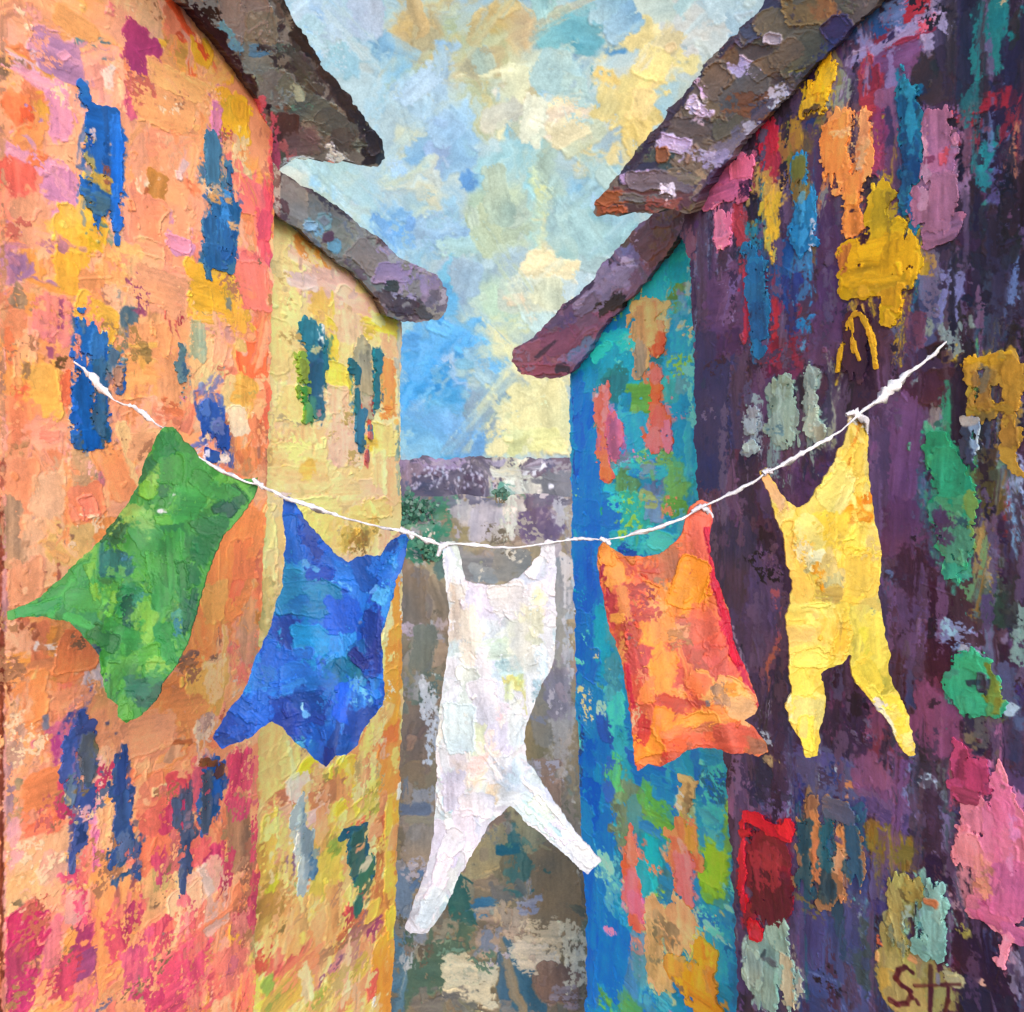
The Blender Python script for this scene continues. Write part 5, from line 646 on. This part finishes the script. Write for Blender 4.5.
garment("shirt", "bright blue vest second on the line, its hem flying in front of the yellow house", "shirt",
    [(283, 499), (289, 496), (294, 502), (302, 517), (313, 530), (326, 544), (338, 556), (348, 562), (357, 556), (368, 556), (380, 556), (388, 545), (396, 538), (405, 531), (409, 540), (406, 552), (403, 566), (396, 580), (393, 596), (386, 618), (381, 640), (382, 665), (385, 686), (383, 706), (372, 717), (364, 728), (358, 745), (346, 754), (336, 756), (326, 766), (314, 758), (306, 750), (294, 742), (284, 728), (272, 722), (262, 728), (250, 738), (232, 744), (222, 748), (212, 738), (220, 722), (234, 704), (247, 686), (256, 656), (268, 632), (276, 608), (282, 585), (283, 560), (285, 530)],
    lambda x, y: 6.32 - .22 * np.clip((y - 496) / 270, 0, 1) + .0004 * (400 - x), "1f62c2",
    [((220, 500, 405, 760), 110, (10, 30), (14, 40), "1f60c2 1a56b4 2a72cc 1a4ca6 2080bc 1f6ab4 2468cc 1c5ab8", 'kbw', 25)],
    """288 515 12 40 1c58ac k; 292 540 24 40 1f5eb4 k; 305 530 30 20 45 1c48a0 k; 312 545 24 14 45 1a3f98 k; 335 560 24 20 40 2066c0 k; 296 565 26 24 2a84bc w; 300 578 30 16 2a7cac k; 320 575 30 20 1a48a4 k; 350 572 34 20 2472cc k; 362 570 20 40 -20 1d4a9c k; 385 558 40 14 -48 1f6cc0 k; 398 552 10 34 20 1d7ac8 k; 390 545 20 12 -45 1a4a98 k; 396 565 6 12 60a8e0 k; 345 568 12 8 4a9cc4 d; 310 600 60 34 1f78a4 k; 320 592 30 20 1f7c9c e; 295 605 24 20 1f6cac w; 340 615 34 40 2260c4 k; 368 600 34 44 -20 2470d4 k; 375 590 14 8 -40 88c4f0 d; 384 610 14 60 15 2a88d0 k; 380 595 14 20 20 5ab0e8 k; 355 590 24 30 2f7cd8 w; 332 640 20 40 20 2f8ad8 w; 345 632 20 34 3a94d8 k
    290 640 18 44 283f94 k; 288 632 24 24 203c94 w; 310 640 34 30 1f8cc8 k; 308 650 24 12 3a9cd4 w; 300 655 30 14 2a6cc8 k; 335 662 40 12 -38 48a0e0 k; 362 650 20 24 -40 1a5ca0 k; 345 668 44 30 -15 1f7490 k; 336 675 26 30 1c7098 w; 360 662 24 12 40 203070 k; 372 640 14 60 1a3c90 k; 376 660 14 50 1f3488 b; 374 615 14 40 2250b4 k; 380 630 5 40 2f4090 b; 275 665 34 40 30 2064c4 k; 268 680 30 30 2a74d0 w; 300 675 40 24 2a78d8 k; 285 690 50 14 -20 3488d8 k; 320 690 34 30 1c66b0 w; 265 700 50 20 -30 2464cc k; 300 710 60 30 1f4aa0 k; 310 700 34 20 1a4894 w; 330 710 40 30 1c5aac k; 345 700 24 40 2060cc k; 360 720 30 40 22489c k; 352 700 20 20 2a74d4 w; 305 712 6 10 -20 7ab8e8 d; 302 706 3 9 cfe4f4 k; 355 692 14 30 5aa4dc d; 366 700 7 26 8cc4e4 d; 375 688 14 24 2a80d0 k
    235 720 30 30 30 1f4494 k; 245 712 30 20 40 2050b0 k; 225 738 24 12 1c3c88 k; 240 730 26 14 2454b4 k; 258 712 20 14 3070d0 w; 285 722 24 24 1c3c90 k; 300 735 24 20 1f48a0 k; 320 740 34 34 2058b8 k; 330 756 14 20 1a3480 k; 316 750 14 14 2f6cc4 w; 345 742 24 20 1f4c9c k; 300 744 6 14 2f8c98 k; 310 742 24 6 60a8d8 d; 378 705 10 8 1a4060 k; 370 580 10 6 -40 8a6a68 d; 360 622 7 7 7a7098 e; 340 582 24 4 40 78b8e8 d; 310 565 18 4 35 60a4e0 d""",
    [(180, (2, 7), (4, 18), 14, 'kdd', 30)], 1.3, [(288, 498, -10, 16, .05), (404, 535, 18, 14, .05), (330, 640, 30, 14, .04)], G_BLUE)  # small pale marks low on the vest are glints painted into its colour
garment("dungarees", "white dungarees in the middle of the line with two straps and splayed legs", "dungarees",
    [(441, 546), (446, 541), (455, 541), (457, 549), (461, 562), (466, 578), (472, 583), (490, 584), (508, 583), (520, 577), (530, 566), (538, 556), (542, 543), (548, 539), (554, 543), (555, 556), (557, 572), (554, 588), (556, 612), (556, 640), (552, 668), (544, 682), (537, 700), (529, 716), (524, 742), (528, 760), (538, 776), (551, 795), (564, 816), (576, 832), (590, 848), (602, 861), (596, 868), (588, 874), (576, 866), (560, 850), (544, 836), (526, 822), (510, 806), (502, 812), (490, 824), (476, 848), (466, 864), (456, 884), (446, 906), (438, 920), (428, 933), (410, 933), (405, 928), (414, 902), (423, 880), (430, 858), (434, 832), (436, 800), (437, 764), (436, 740), (440, 705), (445, 672), (449, 640), (449, 612), (447, 590), (443, 568)],
    lambda x, y: 6.15 - .12 * np.clip((y - 540) / 390, 0, 1) - .10 * np.clip((y - 800) / 130, 0, 1), "e6e4ee",
    [((435, 540, 560, 830), 90, (12, 30), (16, 50), "eae8f2 f0eef4 dfe6ee e8ebe4 e6e0ee f2eeee d8e4ec", 'kws', 18), ((410, 780, 600, 935), 50, (8, 20), (14, 40), "eae8f4 e2e6f2 d4e4ec eeecf6", 'kw', 25)],
    """448 560 12 40 -12 f2f2f8 b; 444 570 5 50 f8f8fc k; 550 558 10 40 f0eef8 b; 545 575 20 30 25 ece4f2 k; 500 588 50 8 f6f6fa k; 458 592 20 20 f0e4dc k; 455 610 8 50 f2e4d4 w; 462 600 14 14 f4e2d0 w; 480 600 30 30 e8e2f0 k; 510 600 40 30 ece4ee k; 535 600 20 40 f0e8ee k; 470 640 20 60 f0e6dc w; 490 640 24 50 e8eef0 w; 505 665 24 20 d4e8ec w; 500 650 20 14 dcecd8 w; 520 640 24 50 eceadc s; 530 620 20 30 eeecc8 w; 512 680 26 16 ecea98 e; 520 672 14 20 e6ec9c w; 505 690 16 20 dce8c8 w; 535 650 14 40 e4ecee k; 545 640 14 50 f0eaf0 k; 538 600 10 16 e8e8c0 w; 478 665 24 30 e8e0ec w; 468 690 20 40 dfe8ec k; 485 700 34 40 e8e4f0 k; 463 672 14 14 d8e4d8 d; 462 730 30 50 d8e6ee k; 480 740 24 40 e8ecc8 s; 500 730 30 50 e6e4f2 k; 498 715 5 14 f4c8d0 d; 515 720 16 40 e2e8f2 w; 545 665 7 24 b8d8ec w; 538 690 8 20 c8dcea w; 450 690 10 60 eae6f0 b; 446 740 10 70 f0eef6 b
    455 790 24 50 e6e4f0 k; 470 775 30 30 f0e0dc w; 485 780 20 24 f6dcc8 w; 496 790 14 24 25 f4dcbc k; 485 765 20 14 f0d4d4 w; 500 770 24 30 e4e8f4 w; 520 790 34 30 40 d4e4ec k; 515 772 20 20 c8dcec w; 450 815 10 30 c4e0ea w; 455 810 14 30 b8dcea d; 475 805 30 30 eae8f2 k; 465 830 26 40 e8e4f0 k; 450 850 20 40 20 e6e2f0 k; 440 880 16 50 25 eae4f4 k; 430 905 14 40 25 e0e4f2 k; 440 910 9 40 25 c4dce8 k; 420 922 20 18 dcdcec w; 455 870 14 30 30 e4e2f0 k; 530 810 34 24 40 cfe2ea k; 545 822 40 20 42 d8eaec k; 560 835 34 16 45 ece8f6 k; 580 855 30 14 45 eae8f4 k; 560 820 30 5 52 f4f4fa k; 590 862 12 10 f2f2f8 k; 535 795 40 5 52 f0f2f8 k; 510 798 14 12 e4e2ec w; 540 815 44 3 42 b8ccd4 d""",
    [(160, (2, 6), (4, 16), 14, 'kd', 30), (40, (1.5, 3), (10, 30), 14, 'k', 20)], 1.3, [(450, 545, -14, 12, .03), (548, 545, 18, 14, .03), (480, 720, 18, 14, .04)], G_WHITE)
garment("shirt", "orange vest with a crimson edge, between the white and yellow dungarees", "shirt",
    [(598, 546), (604, 541), (611, 548), (626, 554), (644, 557), (660, 555), (672, 546), (682, 534), (686, 518), (690, 508), (702, 500), (711, 503), (712, 520), (709, 538), (711, 556), (716, 574), (724, 596), (730, 620), (737, 648), (746, 668), (756, 694), (759, 705), (754, 714), (744, 720), (756, 730), (766, 742), (768, 752), (758, 757), (746, 752), (732, 754), (714, 748), (700, 748), (686, 752), (674, 760), (660, 766), (648, 764), (638, 770), (634, 756), (632, 730), (628, 700), (624, 672), (618, 652), (612, 634), (606, 612), (600, 590), (597, 566)],
    lambda x, y: 6.3 - .22 * np.clip((y - 500) / 270, 0, 1), "e8783f",
    [((600, 540, 760, 765), 100, (10, 28), (12, 36), "ee8440 e87240 f29a50 e0683f f0a458 ea7a48 d8604c f28c44", 'kwb', 25)],
    """700 520 18 40 f07a50 b; 704 508 16 16 ee8058 w; 698 545 24 60 ee7452 k; 690 560 14 40 d86a48 w; 710 560 4 70 -8 c8284a b; 614 572 22 50 -22 f5a448 k; 608 555 14 24 f49a3c k; 640 562 44 18 d4623a k; 625 556 26 8 22 c8743c k; 670 560 30 30 b87444 w; 660 555 20 14 c07a48 d; 650 578 30 30 c86a48 d; 660 585 14 14 a07a58 d; 645 592 40 18 30 f0904a k; 658 598 24 24 f4ac64 k; 660 612 20 14 f6b068 w; 630 600 40 30 cc5848 w; 640 600 30 24 b8504a d; 612 605 14 34 c84848 w; 622 602 14 40 f29a48 k; 616 618 14 10 f6a448 k; 628 625 26 14 30 d86038 k; 642 615 16 14 c05048 d; 692 588 34 50 20 f59c28 k; 700 600 24 36 f49a2c k; 682 605 30 30 f4a430 k; 672 615 12 20 f08a34 d; 704 580 16 34 -15 f29024 k
    718 600 5 50 -18 c82848 b; 728 635 8 54 -18 cc2448 b; 738 660 6 50 -18 c82c4c b; 622 610 4 50 -16 b42444 b; 632 655 6 60 -12 c83048 b; 636 690 6 60 d03c44 b; 606 590 5 30 9c2440 b; 650 645 34 60 f59c3e k; 655 660 30 60 f5a040 w; 662 630 24 30 f4a04a k; 648 690 20 34 f29648 k; 635 640 12 50 e0604c k; 640 665 14 40 dc5a4c w; 634 636 10 12 8a6858 e; 690 630 30 24 cc7a5c d; 682 638 24 20 a8704c d; 680 632 14 14 f0b078 d; 700 625 24 30 e07050 w; 715 640 24 40 -15 e66a50 k; 715 620 12 30 d85c48 w; 690 660 50 34 c85c48 d; 680 670 30 30 d85848 w; 700 665 24 24 b05440 d; 720 660 24 30 e26450 k; 705 680 44 40 c85a48 d; 712 690 50 26 35 f4b45c k; 735 700 44 24 35 f2ba74 k; 725 690 24 20 f49c38 w; 740 706 30 20 f4bc78 k; 722 695 14 24 a07a68 d; 708 704 8 6 8a8078 e; 695 690 20 30 e87844 w
    645 690 20 50 -10 f4984c k; 655 705 16 30 f6a048 w; 635 700 14 40 e06448 w; 660 720 40 30 d86044 k; 675 705 50 14 15 c85038 k; 720 718 60 24 f09438 w; 700 722 40 14 f4a440 k; 735 735 50 24 e0684a k; 755 745 24 20 c07c48 w; 700 740 50 20 e06c4c k; 660 730 44 34 -40 f49c34 k; 648 745 30 30 -30 f59a30 k; 642 720 20 30 e0744c k; 635 712 10 24 ecc088 d; 680 745 30 16 e86a44 k; 650 758 24 14 f0883c k; 640 730 10 40 d8483c d; 720 748 40 12 d85a48 w; 690 730 60 9 -12 e8884c d; 680 690 6 20 f0a860 d; 712 560 5 60 -10 cc1c48 k; 724 610 7 50 -16 d01c44 k; 734 648 8 50 -18 d01a42 k; 750 690 6 34 -20 c82044 k; 600 580 4 40 10 a02040 k; 630 690 5 50 -8 cc2840 k; 645 568 44 10 c04a34 k; 760 748 14 8 a88850 d""",
    [(180, (2, 7), (3, 15), 14, 'kdd', 35)], 1.2, [(604, 545, -18, 16, .05), (702, 505, -8, 14, .05), (680, 640, -25, 14, .04)], G_CLOTH)
garment("dungarees", "yellow dungarees at the right end of the line against the purple house", "dungarees",
    [(761, 472), (766, 468), (771, 478), (779, 492), (788, 502), (797, 507), (806, 502), (812, 494), (820, 484), (832, 466), (842, 448), (847, 432), (848, 416), (855, 411), (864, 417), (867, 430), (867, 455), (869, 480), (870, 500), (874, 520), (879, 545), (881, 572), (878, 592), (882, 615), (885, 635), (891, 655), (888, 668), (893, 684), (901, 702), (907, 714), (912, 735), (915, 754), (908, 757), (900, 748), (890, 728), (878, 712), (868, 696), (858, 684), (851, 672), (850, 656), (842, 664), (828, 668), (822, 674), (824, 690), (826, 704), (823, 716), (818, 730), (818, 756), (806, 757), (800, 738), (790, 722), (785, 704), (791, 688), (789, 665), (788, 640), (786, 616), (793, 604), (790, 580), (784, 558), (784, 540), (777, 518), (769, 495)],
    lambda x, y: 6.44 + .0021 * (x - 765) - .2 * np.clip((y - 412) / 340, 0, 1), "f3d55e",
    [((765, 420, 890, 690), 70, (12, 30), (14, 44), "f5da62 f2d054 f5dc7c f0c858 f6dc70 ecd058", 'kwb', 18), ((785, 650, 915, 757), 34, (8, 20), (14, 34), "f4da58 f2d24c f6de70 e8cc54", 'kw', 15)],
    """858 430 16 40 f4ce54 b; 855 440 4 60 15 e8a034 b; 860 465 14 50 f4d060 k; 848 470 20 50 30 f5d86c k; 835 490 24 40 35 f5de80 k; 845 495 10 40 20 f8e898 k; 820 505 30 24 30 f4da64 k; 866 480 6 60 f6dc78 k; 772 490 10 40 -25 f4bc7c k; 780 510 14 40 -28 f8dc7c k; 790 520 24 24 -35 f6e088 k; 855 515 34 22 f6a626 k; 862 508 16 24 f59e1c k; 866 498 9 12 f4940f k; 845 520 20 14 f0ac34 k; 850 540 30 40 f8d458 b; 870 550 14 40 f8d860 k; 832 530 30 30 f6d44c w; 810 530 34 24 35 f7e084 k; 806 550 30 20 40 f6e8b0 k; 816 556 20 14 f8ecc8 e; 790 550 14 50 f8cc60 k; 800 580 24 40 f6cc60 k; 818 574 10 24 e8a828 d; 824 588 8 9 f0a018 k; 815 570 6 8 f0980f k; 830 570 24 30 e8d080 w; 834 582 20 20 c8bc88 d; 828 596 24 12 c0a850 d; 860 575 34 40 f8d054 k; 850 595 30 14 f4c850 k; 870 605 24 14 d8c468 w; 872 612 8 9 a8a878 d
    810 606 50 6 -4 f0dc74 k; 800 618 40 24 f6d668 k; 812 640 50 34 f8d264 k; 800 635 30 16 f8cc70 k; 835 625 24 14 e8b83c w; 840 630 16 18 d8b040 d; 842 645 14 30 20 f4cc50 k; 810 660 34 20 f6d868 k; 862 620 30 40 f0dc68 k; 864 650 30 44 f2dc54 k; 856 640 10 50 f4e064 b; 878 640 14 44 e8d860 w; 840 640 3 40 d0b050 d; 868 680 24 40 -28 ecd84c k; 882 690 20 30 -25 d8c850 w; 878 700 10 30 -28 f4e068 k; 894 712 24 30 f6dc54 k; 902 730 14 34 -18 f8e050 k; 908 745 9 20 f6e8a0 w; 888 722 5 30 -30 f8f4d8 k; 880 706 12 9 e8e0e8 d; 800 690 24 40 f6d860 k; 806 710 30 30 f6e28c k; 790 706 7 24 f8f0c0 k; 815 705 16 20 f6d468 k; 808 735 16 36 f6da54 k; 814 748 9 24 f0d850 k; 802 725 8 20 f8e078 k; 856 420 20 10 f2ecf0 d; 862 414 8 14 ece4ec d; 850 418 6 10 f0f0f4 d""",
    [(110, (2, 7), (4, 16), 14, 'kdd', 25), (40, (1.5, 3), (8, 24), 14, 'k', 25)], 1.3, [(856, 415, 22, 14, .04), (766, 470, -28, 14, .04), (838, 600, 10, 14, .04)], G_YCLOTH)
# the rope itself: thick and thin, knotted where things are tied to it
root = thing("washing_line", "white rope washing line sagging across the lane from wall to wall", "washing line", tuple(float(v) for v in at(np.float32(78), np.float32(364), np.float32(6.94))))
LP = [(74, 362, 2.2), (84, 369, 2.6), (93, 378, 4.6), (104, 391, 4.4), (114, 400, 2.0), (122, 404, 2.2), (134, 407, 3.6), (146, 416, 4.0), (156, 424, 2.2), (168, 431, 2.0), (184, 446, 2.4), (200, 458, 2.6), (216, 468, 3.0), (232, 476, 3.2), (246, 482, 2.4), (262, 486, 2.6), (278, 494, 3.0), (290, 500, 3.2), (306, 504, 3.6), (324, 511, 3.4), (344, 518, 2.8), (364, 523, 2.2), (384, 528, 2.6), (402, 531, 3.0), (416, 535, 2.6), (428, 540, 4.0), (440, 545, 2.4), (456, 544, 2.0), (474, 545, 3.6), (492, 547, 2.6), (510, 548, 2.4), (530, 546, 2.2), (548, 543, 2.4), (562, 541, 2.2), (576, 539, 3.4), (588, 539, 2.8), (604, 540, 1.6), (624, 537, 2.4), (644, 531, 3.6), (664, 525, 3.2), (682, 519, 2.4), (700, 508, 2.4), (718, 500, 2.6), (734, 492, 3.4), (752, 483, 2.8), (766, 473, 2.2), (780, 466, 3.0), (796, 457, 3.8), (812, 448, 3.4), (828, 439, 3.2), (842, 430, 2.0), (856, 417, 2.6), (872, 404, 3.0), (884, 395, 5.4), (896, 385, 5.0), (908, 374, 3.4), (922, 364, 3.0), (934, 354, 3.2), (946, 342, 2.2), (952, 337, 1.6)]
def rope(name, pts, parent, dz=-.035, col="ece8f0", sub=8, rag=.5):
    P = np.array(pts, np.float32); n = (len(P) - 1) * sub + 1; t = np.linspace(0, len(P) - 1, n)
    x, y, r = (np.interp(t, range(len(P)), P[:, k]) for k in range(3))
    d = line_d(x) + dz; c = at(x, y, d); tg = np.gradient(c, axis=0); tg /= np.linalg.norm(tg, axis=1)[:, None]
    u = np.cross(tg, [0, 1, 0]); u /= np.linalg.norm(u, axis=1)[:, None]; v = np.cross(tg, u); K = 10; V = []
    for k in range(K):
        a = 2 * math.pi * k / K; rr = 2.6 * (r / 3) ** 2.2 * .5 * d / FX * 1.1 * (1 + rag * samp(N_MID, np.arange(n) * 4.6 + 40 * k, np.full(n, 17. * k)) + .14 * np.sin(np.arange(n) * 1.3 + 2 * a))
        V.append(c + (u * math.cos(a) + v * math.sin(a) * .8) * np.maximum(rr, .0018)[:, None])
    V = np.stack(V, 1); i = np.arange(n * K).reshape(n, K); j = np.roll(i, -1, 1)
    Q = np.stack([i[:-1], i[1:], j[1:], j[:-1]], -1).reshape(-1, 4)
    base = hexc(col); cc = lin(np.clip(base + .05 * samp(N_MID, V[..., 0] * 300, V[..., 2] * 300)[..., None], 0, 1)) * .82
    return raw_mesh(name, V.reshape(-1, 3), Q, M_CLOTH, parent, cc.reshape(-1, 3))
rope("rope", LP, root)
for k in ([(846, 415, 3), (852, 413, 4), (860, 415, 5), (866, 422, 4), (868, 434, 2)], [(692, 512, 3), (700, 507, 4), (708, 509, 4), (712, 518, 3)], [(400, 530, 4), (408, 533, 4), (414, 537, 4)], [(438, 556, 3), (441, 548, 4), (446, 543, 4)],
          [(253, 479, 3), (258, 484, 4), (264, 488, 3)], [(600, 538, 3), (605, 541, 4), (611, 544, 3)], [(164, 428, 3), (170, 431, 4), (176, 437, 3)], [(763, 474, 4), (767, 471, 4), (773, 472, 3)]):
    rope("knot", k, root, -.03, "e2dce6", 5, .6)
